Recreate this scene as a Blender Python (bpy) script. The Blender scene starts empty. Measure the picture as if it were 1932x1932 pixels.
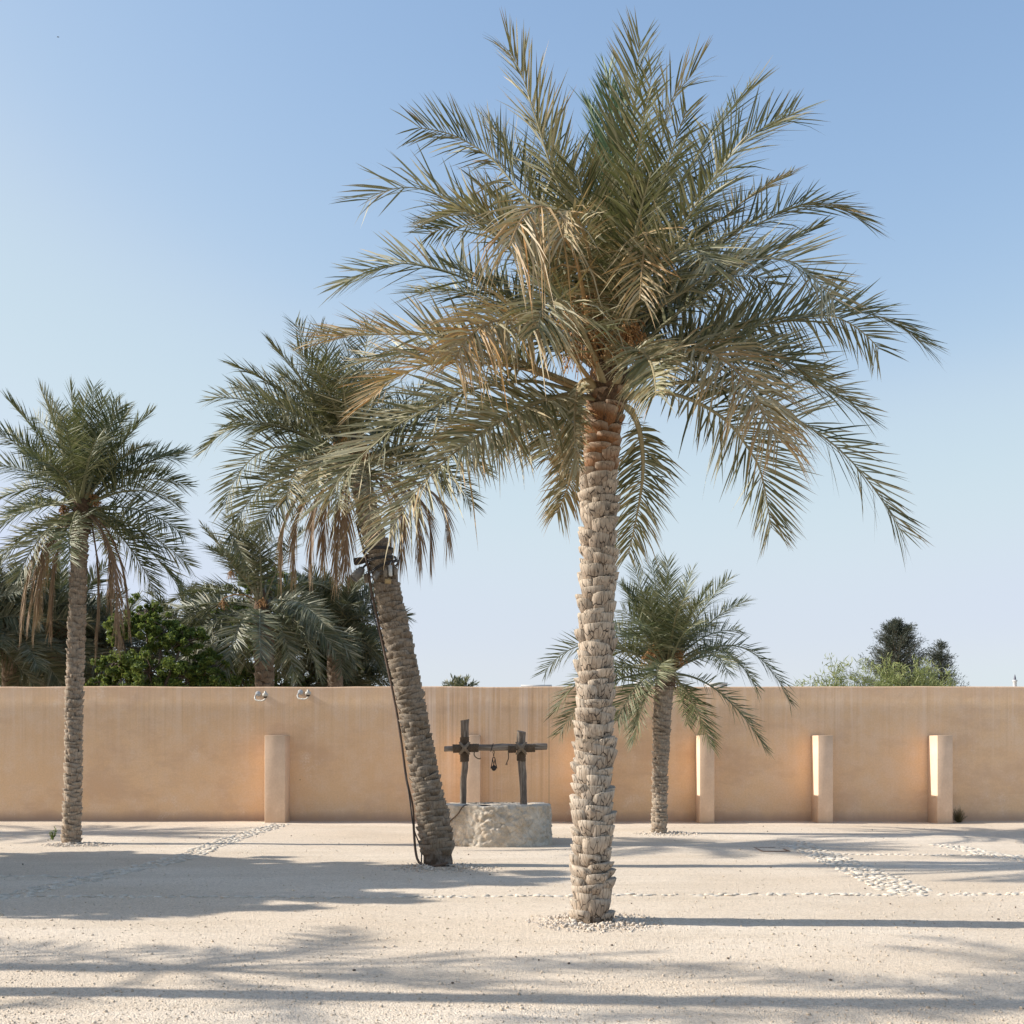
import bpy, math, random
import numpy as np
from mathutils import Vector

# ------------------------------------------------------------------ camera, sky, sun
sc = bpy.context.scene
COL = sc.collection
F_PX, CX, HY, HC = 2200.0, 966.0, 1405.0, 1.6     # survey of the photo: focal length, centre, eye level, eye height
rad = math.radians

cam_d = bpy.data.cameras.new("camera")
cam = bpy.data.objects.new("camera", cam_d)
COL.objects.link(cam)
cam.location = (0, 0, HC)
cam.rotation_euler = (rad(90), 0, 0)
cam_d.sensor_width = 36
cam_d.lens = 36 * F_PX / 1932.0
cam_d.shift_y = (HY - 966) / 1932.0
cam_d.clip_end = 5000
sc.camera = cam

SUN_EL, SUN_BACK = rad(30), rad(3)
world = bpy.data.worlds.new("World")
sc.world = world
world.use_nodes = True
wn = world.node_tree
bg = wn.nodes["Background"]
sky = wn.nodes.new("ShaderNodeTexSky")
sky.sky_type = 'NISHITA'
sky.sun_disc = False
sky.sun_elevation = SUN_EL
sky.sun_rotation = -(rad(90) - SUN_BACK)
sky.altitude = 0
sky.air_density = 1.0
sky.dust_density = 0.6
sky.ozone_density = 2.0
# the camera's soft highlight shoulder: the bright band of sky near the horizon stays below white
def _vm(op, a, v):
    n_ = wn.nodes.new("ShaderNodeVectorMath")
    n_.operation = op
    wn.links.new(a, n_.inputs[0])
    n_.inputs[3].default_value = v
    return n_.outputs[0]


cur = wn.nodes.new("ShaderNodeRGBCurve")
cur.mapping.extend = 'EXTRAPOLATED'
for ch, pts_ in ((0, [(.095, .105), (.1385, .160), (.18, .2175), (.385, .265), (.53, .29), (1, .82)]),
                 (1, [(.1615, .166), (.227, .223), (.29, .2725), (.53, .30), (1, .64)]),
                 (2, [(.2825, .260), (.385, .305), (.53, .328), (1, .52)])):
    cv = cur.mapping.curves[ch]
    cv.points[1].location = pts_[-1]
    for p_ in pts_[:-1]:
        cv.points.new(*p_)
cur.mapping.update()
wn.links.new(_vm('SCALE', sky.outputs[0], .1), cur.inputs[1])
wn.links.new(_vm('SCALE', cur.outputs[0], 7.95), bg.inputs[0])
bg.inputs[1].default_value = 0.13

sun_d = bpy.data.lights.new("sun", 'SUN')
sun_d.energy = 2.75
sun_d.angle = rad(0.6)
sun_d.color = (1.0, 0.945, 0.86)
sun = bpy.data.objects.new("sun", sun_d)
COL.objects.link(sun)
sun.location = (-30, 5, 30)
trav = Vector((math.cos(SUN_BACK) * math.cos(SUN_EL), -math.sin(SUN_BACK) * math.cos(SUN_EL), -math.sin(SUN_EL)))
sun.rotation_euler = trav.to_track_quat('-Z', 'Y').to_euler()

sc.view_settings.view_transform = 'Standard'
sc.view_settings.look = 'None'
sc.view_settings.gamma = 1
sc.view_settings.exposure = 1.36

# ------------------------------------------------------------------ helpers
rng = np.random.default_rng(11)
random.seed(5)
ZUP = np.array([0, 0, 1.0])


def P(x, y, d):
    return np.array([(x - CX) / F_PX * d, d, HC + (HY - y) / F_PX * d])


def ground_d(y):
    return F_PX * HC / (y - HY)


def G(x, y):
    d = ground_d(y)
    return np.array([(x - CX) / F_PX * d, d, 0.0])


def norm(a):
    return a / (np.linalg.norm(a, axis=-1, keepdims=True) + 1e-12)


def catmull(pts, n):
    pts = np.asarray(pts, float)
    if len(pts) < 3:
        t = np.linspace(0, 1, n)[:, None]
        return pts[0] * (1 - t) + pts[-1] * t
    ext = np.vstack([2 * pts[0] - pts[1], pts, 2 * pts[-1] - pts[-2]])
    out = []
    for i in range(len(pts) - 1):
        p0, p1, p2, p3 = ext[i:i + 4]
        t = np.linspace(0, 1, 16, endpoint=False)[:, None]
        out.append(.5 * (2 * p1 + (p2 - p0) * t + (2 * p0 - 5 * p1 + 4 * p2 - p3) * t ** 2 + (3 * p1 - p0 - 3 * p2 + p3) * t ** 3))
    out.append(pts[-1:])
    c = np.vstack(out)
    s = np.concatenate([[0], np.cumsum(np.linalg.norm(np.diff(c, axis=0), axis=1))])
    q = np.linspace(0, s[-1], n)
    return np.stack([np.interp(q, s, c[:, k]) for k in range(3)], 1)


def _h(i, j, k, seed):
    n = (i * 374761393 + j * 668265263 + k * 2147483647 + seed * 974711) & 0x7fffffff
    n = ((n ^ (n >> 13)) * 1274126177) & 0x7fffffff
    return ((n ^ (n >> 16)) & 0xffff) / 65535.0


def vnoise(p, seed=0):
    p = np.asarray(p, float)
    f = np.floor(p).astype(np.int64)
    w = p - f
    w = w * w * (3 - 2 * w)
    r = 0
    for a in (0, 1):
        for b in (0, 1):
            for c in (0, 1):
                wt = (w[:, 0] if a else 1 - w[:, 0]) * (w[:, 1] if b else 1 - w[:, 1]) * (w[:, 2] if c else 1 - w[:, 2])
                r = r + wt * _h(f[:, 0] + a, f[:, 1] + b, f[:, 2] + c, seed)
    return r * 2 - 1


def fbm(p, seed=0, o=3):
    r, a = 0, 1.0
    p = np.asarray(p, float)
    for i in range(o):
        r = r + a * vnoise(p * 2 ** i, seed + i * 7)
        a *= .5
    return r


class M:
    """collects vertices, faces and a tint per vertex for ONE mesh"""

    def __init__(s):
        s.V, s.Q, s.T, s.C, s.n = [], [], [], [], 0

    def add(s, V, Q=None, T=None, C=None):
        V = np.asarray(V, float).reshape(-1, 3)
        if Q is not None and len(Q):
            s.Q.append(np.asarray(Q, np.int64).reshape(-1, 4) + s.n)
        if T is not None and len(T):
            s.T.append(np.asarray(T, np.int64).reshape(-1, 3) + s.n)
        s.V.append(V)
        if C is None:
            C = np.zeros((len(V), 3))
        C = np.asarray(C, float)
        if C.ndim == 1:
            C = np.repeat(C[None], len(V), 0)
        s.C.append(C)
        s.n += len(V)
        return s

    def grid(s, P2, C=None, closed=False):
        """P2: (rows, cols, 3)"""
        r, c = P2.shape[:2]
        i = np.arange(r - 1)[:, None]
        j = np.arange(c if closed else c - 1)[None]
        j2 = (j + 1) % c
        Q = np.stack([i * c + j, i * c + j2, (i + 1) * c + j2, (i + 1) * c + j], -1).reshape(-1, 4)
        if C is not None:
            C = np.asarray(C, float)
            C = C.reshape(-1, 3) if C.ndim > 1 else C
        return s.add(P2.reshape(-1, 3), Q, None, C)

    def tube(s, pts, r, k=6, C=None, cap=True):
        pts = np.asarray(pts, float)
        n = len(pts)
        r = np.broadcast_to(np.asarray(r, float), (n,))
        T = norm(np.gradient(pts, axis=0))
        ref = np.array([0, 0, 1.]) if abs(T[0, 2]) < .9 else np.array([1., 0, 0])
        A = np.zeros_like(pts)
        a = norm(np.cross(T[0], ref))
        for i in range(n):
            a = norm(a - T[i] * np.dot(a, T[i]))
            A[i] = a
        B = np.cross(T, A)
        th = np.arange(k) / k * 2 * math.pi
        g = pts[:, None] + r[:, None, None] * (np.cos(th)[None, :, None] * A[:, None] + np.sin(th)[None, :, None] * B[:, None])
        Cc = None
        if C is not None:
            C = np.asarray(C, float)
            Cc = C if C.ndim == 1 else np.repeat(C[:, None], k, 1)
        s.grid(g, Cc, closed=True)
        if cap:
            for e, fl in ((0, 1), (n - 1, 0)):
                V = np.vstack([g[e], pts[e][None]])
                j = np.arange(k)
                T3 = np.stack([j, (j + 1) % k, np.full(k, k)], 1)
                if fl:
                    T3 = T3[:, ::-1]
                cc = None if C is None else (C if C.ndim == 1 else C[e])
                s.add(V, None, T3, cc)
        return s

    def box(s, lo, hi, C=None):
        x0, y0, z0 = lo
        x1, y1, z1 = hi
        V = [(x0, y0, z0), (x1, y0, z0), (x1, y1, z0), (x0, y1, z0), (x0, y0, z1), (x1, y0, z1), (x1, y1, z1), (x0, y1, z1)]
        return s.add(V, [(0, 3, 2, 1), (4, 5, 6, 7), (0, 1, 5, 4), (1, 2, 6, 5), (2, 3, 7, 6), (3, 0, 4, 7)], None, C)

    def lathe(s, prof, c, k=16, C=None):
        prof = np.asarray(prof, float)
        th = np.arange(k) / k * 2 * math.pi
        g = np.stack([prof[:, :1] * np.cos(th), prof[:, :1] * np.sin(th), np.repeat(prof[:, 1:2], k, 1)], -1) + np.asarray(c)
        return s.grid(g, C, closed=True)

    def build(s, name, mat, parent=None, base=None, smooth=False, bevel=0):
        V = np.vstack(s.V)
        C = np.vstack(s.C)
        if base is not None:
            base = np.asarray(base, float)
        elif parent is not None:
            base = np.array(parent.location)
        else:
            base = np.zeros(3)
        Q = np.vstack(s.Q) if s.Q else np.zeros((0, 4), np.int64)
        T = np.vstack(s.T) if s.T else np.zeros((0, 3), np.int64)
        me = bpy.data.meshes.new(name)
        me.vertices.add(len(V))
        me.vertices.foreach_set("co", (V - base).astype(np.float32).ravel())
        L = np.concatenate([Q.ravel(), T.ravel()]).astype(np.int32)
        me.loops.add(len(L))
        me.loops.foreach_set("vertex_index", L)
        np_ = len(Q) + len(T)
        me.polygons.add(np_)
        st = np.concatenate([np.arange(len(Q)) * 4, len(Q) * 4 + np.arange(len(T)) * 3]).astype(np.int32)
        me.polygons.foreach_set("loop_start", st)
        me.update(calc_edges=True)
        me.validate()
        if smooth:
            me.polygons.foreach_set("use_smooth", np.ones(len(me.polygons), bool))
        at = me.color_attributes.new("tint", 'FLOAT_COLOR', 'POINT')
        c4 = np.ones((len(V), 4), np.float32)
        c4[:, :3] = C
        if len(at.data) == len(V):
            at.data.foreach_set("color", c4.ravel())
        me.materials.append(mat)
        o = bpy.data.objects.new(name, me)
        COL.objects.link(o)
        if parent is not None:
            o.parent = parent
        else:
            o.location = base
        if bevel:
            b = o.modifiers.new("bevel", 'BEVEL')
            b.width = bevel
            b.segments = 2
            b.limit_method = 'ANGLE'
        return o


def tag(o, label=None, cat=None, group=None, kind=None):
    for k, v in (("label", label), ("category", cat), ("group", group), ("kind", kind)):
        if v:
            o[k] = v
    return o


def thing(name, loc, label, cat, group=None):
    o = bpy.data.objects.new(name, None)
    o.empty_display_size = .2
    COL.objects.link(o)
    o.location = tuple(float(v) for v in loc)
    return tag(o, label, cat, group)


def copy_tree(o, parent=None):
    c = o.copy()
    COL.objects.link(c)
    if parent is not None:
        c.parent = parent
    for ch in list(o.children):
        copy_tree(ch, c)
    return c


# ------------------------------------------------------------------ materials
def newmat(name):
    m = bpy.data.materials.new(name)
    m.use_nodes = True
    nt = m.node_tree
    return m, nt, nt.nodes["Principled BSDF"]


class N:
    def __init__(s, nt):
        s.nt = nt

    def new(s, t, **kw):
        n = s.nt.nodes.new(t)
        for k, v in kw.items():
            setattr(n, k, v)
        return n

    def link(s, a, b):
        s.nt.links.new(a, b)

    def coords(s, scale=(1, 1, 1)):
        tc = s.new("ShaderNodeTexCoord")
        mp = s.new("ShaderNodeMapping")
        mp.inputs['Scale'].default_value = scale
        s.link(tc.outputs['Object'], mp.inputs[0])
        return mp.outputs[0]

    def noise(s, vec, scale, detail=4, rough=.55, out=0):
        n = s.new("ShaderNodeTexNoise")
        n.inputs['Scale'].default_value = scale
        n.inputs['Detail'].default_value = detail
        n.inputs['Roughness'].default_value = rough
        s.link(vec, n.inputs['Vector'])
        return n.outputs[out]

    def voro(s, vec, scale, feature='F1', out=0):
        n = s.new("ShaderNodeTexVoronoi", feature=feature)
        n.inputs['Scale'].default_value = scale
        s.link(vec, n.inputs['Vector'])
        return n.outputs[out]

    def ramp(s, fac, stops):
        r = s.new("ShaderNodeValToRGB")
        e = r.color_ramp.elements
        while len(e) > 1:
            e.remove(e[-1])
        e[0].position = stops[0][0]
        for i, (p, c) in enumerate(stops):
            el = e[0] if i == 0 else e.new(p)
            c = (c, c, c) if isinstance(c, (int, float)) else c
            el.color = (c[0], c[1], c[2], 1)
        s.link(fac, r.inputs[0])
        return r.outputs[0]

    def mix(s, fac, a, b, mode='MIX'):
        m = s.new("ShaderNodeMix", data_type='RGBA', blend_type=mode)
        for sock, v in ((m.inputs[0], fac), (m.inputs[6], a), (m.inputs[7], b)):
            if isinstance(v, (int, float)):
                sock.default_value = v
            elif isinstance(v, tuple):
                sock.default_value = (v[0], v[1], v[2], 1)
            else:
                s.link(v, sock)
        return m.outputs[2]

    def math(s, op, a, b=0.0, c=None):
        m = s.new("ShaderNodeMath", operation=op)
        for i, v in enumerate((a, b) if c is None else (a, b, c)):
            if isinstance(v, (int, float)):
                m.inputs[i].default_value = v
            else:
                s.link(v, m.inputs[i])
        return m.outputs[0]

    def sep(s, vec):
        n = s.new("ShaderNodeSeparateXYZ")
        s.link(vec, n.inputs[0])
        return n.outputs

    def bump(s, h, strength, dist, bsdf, prev=None):
        b = s.new("ShaderNodeBump")
        b.inputs['Strength'].default_value = strength
        b.inputs['Distance'].default_value = dist
        s.link(h, b.inputs['Height'])
        if prev is not None:
            s.link(prev, b.inputs['Normal'])
        s.link(b.outputs[0], bsdf.inputs['Normal'])
        return b.outputs[0]

    def tint(s):
        a = s.new("ShaderNodeAttribute", attribute_name="tint")
        return s.sep(a.outputs['Color'])


def simple(name, col, rough=.7, metal=0, noise=.0, ns=20, bump=0):
    m, nt, b = newmat(name)
    n = N(nt)
    b.inputs['Roughness'].default_value = rough
    b.inputs['Metallic'].default_value = metal
    v = n.noise(n.coords(), ns, 5)
    c = n.ramp(v, [(.3, tuple(x * (1 - noise) for x in col)), (.7, tuple(min(1, x * (1 + noise)) for x in col))])
    n.link(c, b.inputs['Base Color'])
    if bump:
        n.bump(v, .6, bump, b)
    return m


def leaf_mat(name, dark, light, dusty, dry1, dry2, transl=.25, rough=.56):
    m, nt, b = newmat(name)
    n = N(nt)
    t = n.tint()
    c = n.ramp(t[1], [(0, dark), (.55, light), (1, dusty)])
    d = n.ramp(t[2], [(0, dry1), (1, dry2)])
    f = n.ramp(t[0], [(.25, 0.0), (.8, 1.0)])
    c = n.mix(f, c, d)
    n.link(c, b.inputs['Base Color'])
    b.inputs['Roughness'].default_value = rough
    b.inputs['Specular IOR Level'].default_value = .4
    tr = n.new("ShaderNodeBsdfTranslucent")
    n.link(n.mix(.5, c, (.20, .22, .05)), tr.inputs[0])
    ms = n.new("ShaderNodeMixShader")
    ms.inputs[0].default_value = transl
    n.link(b.outputs[0], ms.inputs[1])
    n.link(tr.outputs[0], ms.inputs[2])
    n.link(ms.outputs[0], nt.nodes["Material Output"].inputs[0])
    return m


MAT = {}
MAT['frond'] = leaf_mat("frond_dusty", (.048, .058, .024), (.150, .150, .072), (.40, .375, .25), (.44, .22, .06), (.44, .36, .22), .16)
MAT['frond_green'] = leaf_mat("frond_green", (.042, .062, .024), (.11, .128, .055), (.28, .28, .17), (.30, .20, .09), (.38, .30, .18), .16)
MAT['heart'] = leaf_mat("frond_young_green", (.035, .075, .025), (.075, .13, .045), (.15, .20, .085), (.3, .22, .09), (.4, .33, .2), .2)
MAT['frond_far'] = leaf_mat("frond_grey_green", (.060, .074, .038), (.125, .135, .08), (.29, .28, .195), (.26, .18, .09), (.34, .26, .16), .14)
MAT['dead'] = leaf_mat("frond_dead", (.16, .10, .06), (.24, .16, .10), (.30, .21, .13), (.20, .125, .075), (.33, .235, .15), .1, .7)
MAT['broad'] = leaf_mat("leaf_bright_green", (.055, .095, .020), (.11, .175, .038), (.21, .275, .065), (.25, .25, .05), (.3, .3, .05), .5, .5)
MAT['dark_leaf'] = leaf_mat("leaf_dark_grey_green", (.030, .040, .030), (.05, .062, .048), (.085, .095, .075), (.1, .09, .06), (.1, .09, .06), .1, .7)
MAT['twig_green'] = leaf_mat("twig_yellow_green", (.16, .20, .065), (.24, .28, .10), (.36, .38, .17), (.3, .3, .1), (.3, .3, .1), .3, .6)
MAT['shrub'] = leaf_mat("shrub_twig", (.10, .085, .035), (.15, .12, .05), (.2, .16, .08), (.2, .14, .07), (.25, .19, .1), .1, .7)


def trunk_mat(name, c0, c1, c2, fresh, crack=.75, cap=(.50, .42, .32)):
    m, nt, b = newmat(name)
    n = N(nt)
    t = n.tint()
    co = n.coords()
    c = n.ramp(t[0], [(0, (.095, .068, .048)), (.15, (.11, .08, .056)), (.22, c0), (.6, c1), (1, c2)])
    fib = n.noise(n.coords((70, 70, 9)), 1, 5, .65)
    c = n.mix(n.ramp(fib, [(.35, 0.0), (.62, 1.0)]), n.mix(1.0, c, (.66, .61, .57), 'MULTIPLY'), c)
    blot = n.noise(co, 9, 4)
    c = n.mix(n.ramp(blot, [(.44, 0.0), (.66, .65)]), c, (.30, .26, .22))
    # cracks run up and down each cut leaf base
    cr = n.voro(n.coords((26, 26, 5.0)), 1, 'DISTANCE_TO_EDGE')
    crf = n.ramp(cr, [(.018, 1.0), (.06, 0.0)])
    crm = n.math('MULTIPLY', crf, n.ramp(n.noise(co, 14, 2), [(.36, 0.0), (.50, crack)]))
    c = n.mix(crm, c, (.045, .035, .028))
    # freshly cut, red-brown leaf bases high up (tint blue channel)
    c = n.mix(n.ramp(t[2], [(.5, 0.0), (.95, 1.0)]), c, n.mix(fib, fresh, tuple(x * .45 for x in fresh)))
    c = n.mix(t[1], c, n.mix(n.ramp(fib, [(.3, .0), (.7, 1.0)]), tuple(x * .6 for x in cap), cap))
    n.link(c, b.inputs['Base Color'])
    b.inputs['Roughness'].default_value = .85
    b.inputs['Specular IOR Level'].default_value = .2
    h = n.math('SUBTRACT', n.math('MULTIPLY', fib, .6), crm)
    n.bump(h, .7, .012, b)
    return m


MAT['trunk'] = trunk_mat("trunk_big", (.31, .25, .195), (.43, .355, .28), (.54, .455, .365), (.30, .145, .065), 1.0, (.58, .50, .40))
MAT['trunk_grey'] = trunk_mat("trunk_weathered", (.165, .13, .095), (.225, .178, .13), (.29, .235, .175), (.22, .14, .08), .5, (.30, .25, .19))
MAT['trunk_small'] = trunk_mat("trunk_small", (.29, .235, .18), (.37, .30, .235), (.44, .365, .29), (.24, .15, .09), .5, (.44, .37, .28))
MAT['trunk_far'] = trunk_mat("trunk_far", (.17, .13, .10), (.22, .175, .135), (.28, .225, .175), (.22, .14, .08), .4, (.28, .23, .17))
MAT['fibre'] = simple("palm_fibre", (.10, .062, .036), .95, 0, .55, 30, .02)
MAT['dates'] = simple("date_strands", (.36, .19, .07), .7, 0, .4, 30)
MAT['dates_red'] = simple("date_strands_red", (.24, .10, .055), .7, 0, .4, 30)
MAT['bark'] = simple("bark", (.13, .10, .075), .9, 0, .4, 25, .02)
MAT['rope'] = simple("rope", (.11, .078, .052), .95, 0, .45, 90, .004)
MAT['rope_pale'] = simple("rope_weathered", (.21, .165, .12), .95, 0, .4, 90, .004)
MAT['iron'] = simple("iron", (.035, .027, .024), .6, .3, .4, 60)
MAT['rust'] = simple("rust_iron", (.20, .12, .075), .85, .1, .4, 40)
MAT['cable_brown'] = simple("cable_brown", (.10, .065, .045), .7, 0, .2, 10)
MAT['cable_black'] = simple("cable_black", (.018, .018, .02), .5, 0, .2, 10)
MAT['white_plastic'] = simple("white_plastic", (.46, .44, .39), .35, 0, .05, 10)
MAT['grey_plastic'] = simple("grey_plastic", (.42, .44, .46), .45, 0, .06, 10)
MAT['dome'] = simple("tinted_dome", (.03, .025, .022), .12, 0, .1, 10)
MAT['lamp_grey'] = simple("lamp_grey", (.16, .15, .135), .55, .2, .2, 40)
MAT['box_brown'] = simple("box_brown", (.19, .155, .115), .6, 0, .2, 30)
MAT['box_silver'] = simple("box_silver", (.50, .50, .48), .4, .5, .1, 30)
MAT['box_tan'] = simple("box_tan", (.38, .27, .13), .7, 0, .15, 30)
MAT['glass'] = simple("lamp_glass", (.10, .10, .10), .1, 0, .1, 10)
MAT['bird'] = simple("bird_feathers", (.05, .055, .065), .7, 0, .2, 10)
MAT['far_white'] = simple("far_white", (.45, .46, .47), .7, 0, .05, 5)
MAT['far_grey'] = simple("far_grey", (.42, .42, .43), .7, 0, .08, 5)
MAT['far_dark'] = simple("far_dark", (.07, .085, .10), .4, 0, .1, 5)
MAT['far_tan'] = simple("far_tan", (.50, .44, .36), .8, 0, .05, 5)
MAT['minaret_cap'] = simple("minaret_cap", (.09, .09, .12), .5, .2, .1, 5)


def wood_mat():
    m, nt, b = newmat("weathered_timber")
    n = N(nt)
    t = n.tint()
    fib = n.noise(n.coords((45, 45, 3)), 1, 6, .7)
    fibx = n.noise(n.coords((3, 45, 45)), 1, 6, .7)
    f = n.mix(t[0], fib, fibx)
    c = n.ramp(f, [(.30, (.055, .042, .032)), (.48, (.17, .135, .105)), (.66, (.34, .29, .24))])
    n.link(n.mix(t[1], c, n.mix(.55, c, (.045, .034, .028))), b.inputs['Base Color'])
    b.inputs['Roughness'].default_value = .85
    n.bump(f, .8, .012, b)
    return m


def wall_mat():
    m, nt, b = newmat("tan_plaster")
    n = N(nt)
    co = n.coords()
    x, y, z = n.sep(co)
    big = n.noise(n.coords((.35, .35, .5)), 1, 4)
    med = n.noise(co, 2.6, 7, .62)
    fine = n.noise(co, 30, 6, .7)
    c = n.ramp(big, [(.3, (.74, .495, .295)), (.7, (.82, .57, .35))])
    c = n.mix(n.ramp(med, [(.42, 0.0), (.66, .6)]), c, (.80, .60, .435))
    c = n.mix(n.ramp(fine, [(.40, .28), (.60, 0.0)]), c, (.55, .36, .225))
    patch = n.noise(n.coords((.55, 1, 1.1)), 1, 6, .7)
    c = n.mix(n.ramp(patch, [(.38, .5), (.50, 0.0)]), c, (.60, .39, .25))
    scr = n.noise(n.coords((9, 1, 14)), 1, 5, .8)
    c = n.mix(n.ramp(scr, [(.60, 0.0), (.72, .45)]), c, (.82, .64, .48))
    # rain streaks running down from the coping
    st = n.noise(n.coords((5.5, 1, .10)), 1, 5, .7)
    st2 = n.noise(n.coords((17, 1, .22)), 1, 3, .6)
    top = n.ramp(n.math('MULTIPLY', z, .3546), [(.25, 0.0), (.62, .35), (.97, .9)])
    inz = n.math('MULTIPLY', n.ramp(n.math('ADD', n.math('MULTIPLY', x, .1), .5), [(.315, 0.0), (.318, 1.0)]),
                 n.ramp(n.math('ADD', n.math('MULTIPLY', x, .1), .5), [(.5772, 1.0), (.5782, 0.0)]))
    mask = n.math('MAXIMUM', n.math('MULTIPLY', top, .55), n.math('MULTIPLY', inz, n.ramp(n.math('MULTIPLY', z, .3546), [(.1, .35), (.9, 1.0)])))
    c = n.mix(n.math('MULTIPLY', mask, n.ramp(st, [(.50, 0.0), (.62, .8)])), c, (.82, .65, .51))
    c = n.mix(n.math('MULTIPLY', mask, n.ramp(st2, [(.32, .7), (.48, 0.0)])), c, (.52, .33, .20))
    # construction joint
    seam = n.ramp(n.math('ABSOLUTE', n.math('SUBTRACT', x, .775)), [(.006, .6), (.014, 0.0)])
    c = n.mix(seam, c, (.39, .27, .18))
    # stained band just above the ground and below the coping
    edge = n.noise(n.coords((1.6, 1, .3)), 1, 5, .65)
    zn = n.math('ADD', z, n.math('MULTIPLY', n.math('SUBTRACT', edge, .5), .28))
    c = n.mix(n.ramp(zn, [(.05, .75), (.16, .30), (.22, 0.0)]), c, (.47, .31, .225))
    c = n.mix(n.ramp(n.math('SUBTRACT', 2.82, zn), [(.02, .5), (.20, .25), (.30, 0.0)]), c, (.53, .36, .245))
    # pale salts and a few dark specks
    pale = n.math('MULTIPLY', n.ramp(n.noise(co, 1.3, 6, .7), [(.60, 0.0), (.70, .6)]), n.ramp(fine, [(.45, 0.0), (.6, 1.0)]))
    c = n.mix(pale, c, (.84, .69, .56))
    sp = n.ramp(n.voro(co, 1.1), [(.012, 1.0), (.022, 0.0)])
    c = n.mix(sp, c, (.10, .055, .035))
    n.link(c, b.inputs['Base Color'])
    b.inputs['Roughness'].default_value = .92
    b.inputs['Specular IOR Level'].default_value = .15
    h = n.math('ADD', n.math('MULTIPLY', med, 1.0), n.math('MULTIPLY', fine, .18))
    n.bump(h, .5, .02, b)
    return m


def pillar_mat():
    m, nt, b = newmat("pillar_plaster")
    n = N(nt)
    co = n.coords()
    x, y, z = n.sep(co)
    fine = n.noise(co, 26, 6, .7)
    med = n.noise(co, 3.2, 6, .6)
    c = n.ramp(med, [(.35, (.70, .51, .365)), (.65, (.78, .585, .43))])
    c = n.mix(n.ramp(fine, [(.38, .3), (.6, 0.0)]), c, (.58, .41, .285))
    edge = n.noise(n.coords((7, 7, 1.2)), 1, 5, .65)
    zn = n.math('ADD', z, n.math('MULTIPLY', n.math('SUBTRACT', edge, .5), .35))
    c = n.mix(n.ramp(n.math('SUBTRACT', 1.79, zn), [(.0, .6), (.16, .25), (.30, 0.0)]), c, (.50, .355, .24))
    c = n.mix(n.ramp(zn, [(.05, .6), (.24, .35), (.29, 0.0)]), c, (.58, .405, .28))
    n.link(c, b.inputs['Base Color'])
    b.inputs['Roughness'].default_value = .92
    b.inputs['Specular IOR Level'].default_value = .15
    n.bump(n.math('ADD', med, n.math('MULTIPLY', fine, .25)), .3, .005, b)
    return m


def ground_mat():
    m, nt, b = newmat("pale_gravel")
    n = N(nt)
    co = n.coords()
    big = n.noise(n.coords((.16, .28, 1)), 1, 5, .6)
    c = n.ramp(big, [(.34, (.625, .51, .385)), (.66, (.755, .65, .525))])
    track = n.noise(n.coords((.22, 1.3, 1)), 1, 6, .7)
    c = n.mix(n.ramp(track, [(.48, 0.0), (.68, .6)]), c, (.57, .465, .345))
    g1 = n.voro(co, 75, 'F1', 1)
    s1 = n.sep(g1)
    c = n.mix(.42, c, n.mix(1.0, c, n.ramp(s1[0], [(0, .48), (.35, .86), (.7, 1.08), (1, 1.3)]), 'MULTIPLY'))
    g2 = n.voro(co, 190, 'F1', 1)
    s2 = n.sep(g2)
    c = n.mix(.35, c, n.mix(1.0, c, n.ramp(s2[0], [(0, .55), (.5, 1.0), (1, 1.25)]), 'MULTIPLY'))
    blot = n.noise(co, 7.0, 5, .75)
    c = n.mix(n.ramp(blot, [(.55, 0.0), (.70, .5)]), c, (.51, .40, .29))
    # dark grit and fallen bits
    v = n.new("ShaderNodeTexVoronoi", feature='F1')
    v.inputs['Scale'].default_value = 7.5
    n.link(co, v.inputs['Vector'])
    spk = n.math('MULTIPLY', n.ramp(v.outputs[0], [(.05, 1.0), (.10, 0.0)]), n.ramp(n.noise(co, .7, 3), [(.46, 0.0), (.62, 1.0)]))
    c = n.mix(n.math('MULTIPLY', spk, .4), c, (.13, .085, .055))
    n.link(c, b.inputs['Base Color'])
    b.inputs['Roughness'].default_value = .95
    b.inputs['Specular IOR Level'].default_value = .1
    h1 = n.voro(co, 75)
    h2 = n.voro(co, 26)
    p = n.bump(h1, .55, .012, b)
    n.bump(h2, .15, .02, b, p)
    return m


def stone_mat(name, lo, hi, warm, scale=9):
    m, nt, b = newmat(name)
    n = N(nt)
    co = n.coords()
    t = n.tint()
    nz = n.noise(co, scale, 7, .68)
    f = n.noise(co, scale * 6, 5, .7)
    c = n.ramp(nz, [(.32, lo), (.62, hi)])
    c = n.mix(n.ramp(n.noise(co, scale * .45, 4), [(.45, 0.0), (.65, .75)]), c, warm)
    c = n.mix(.5, c, n.mix(1.0, c, n.ramp(t[0], [(0, .72), (1, 1.25)]), 'MULTIPLY'))
    c = n.mix(n.ramp(f, [(.36, .35), (.52, 0.0)]), c, tuple(x * .5 for x in lo))
    c = n.mix(n.ramp(t[1], [(.3, 0.0), (1.0, .65)]), c, tuple(x * .62 for x in warm))
    n.link(c, b.inputs['Base Color'])
    b.inputs['Roughness'].default_value = .93
    b.inputs['Specular IOR Level'].default_value = .15
    n.bump(n.math('ADD', nz, n.math('MULTIPLY', f, .4)), .8, .02, b)
    return m


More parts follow.
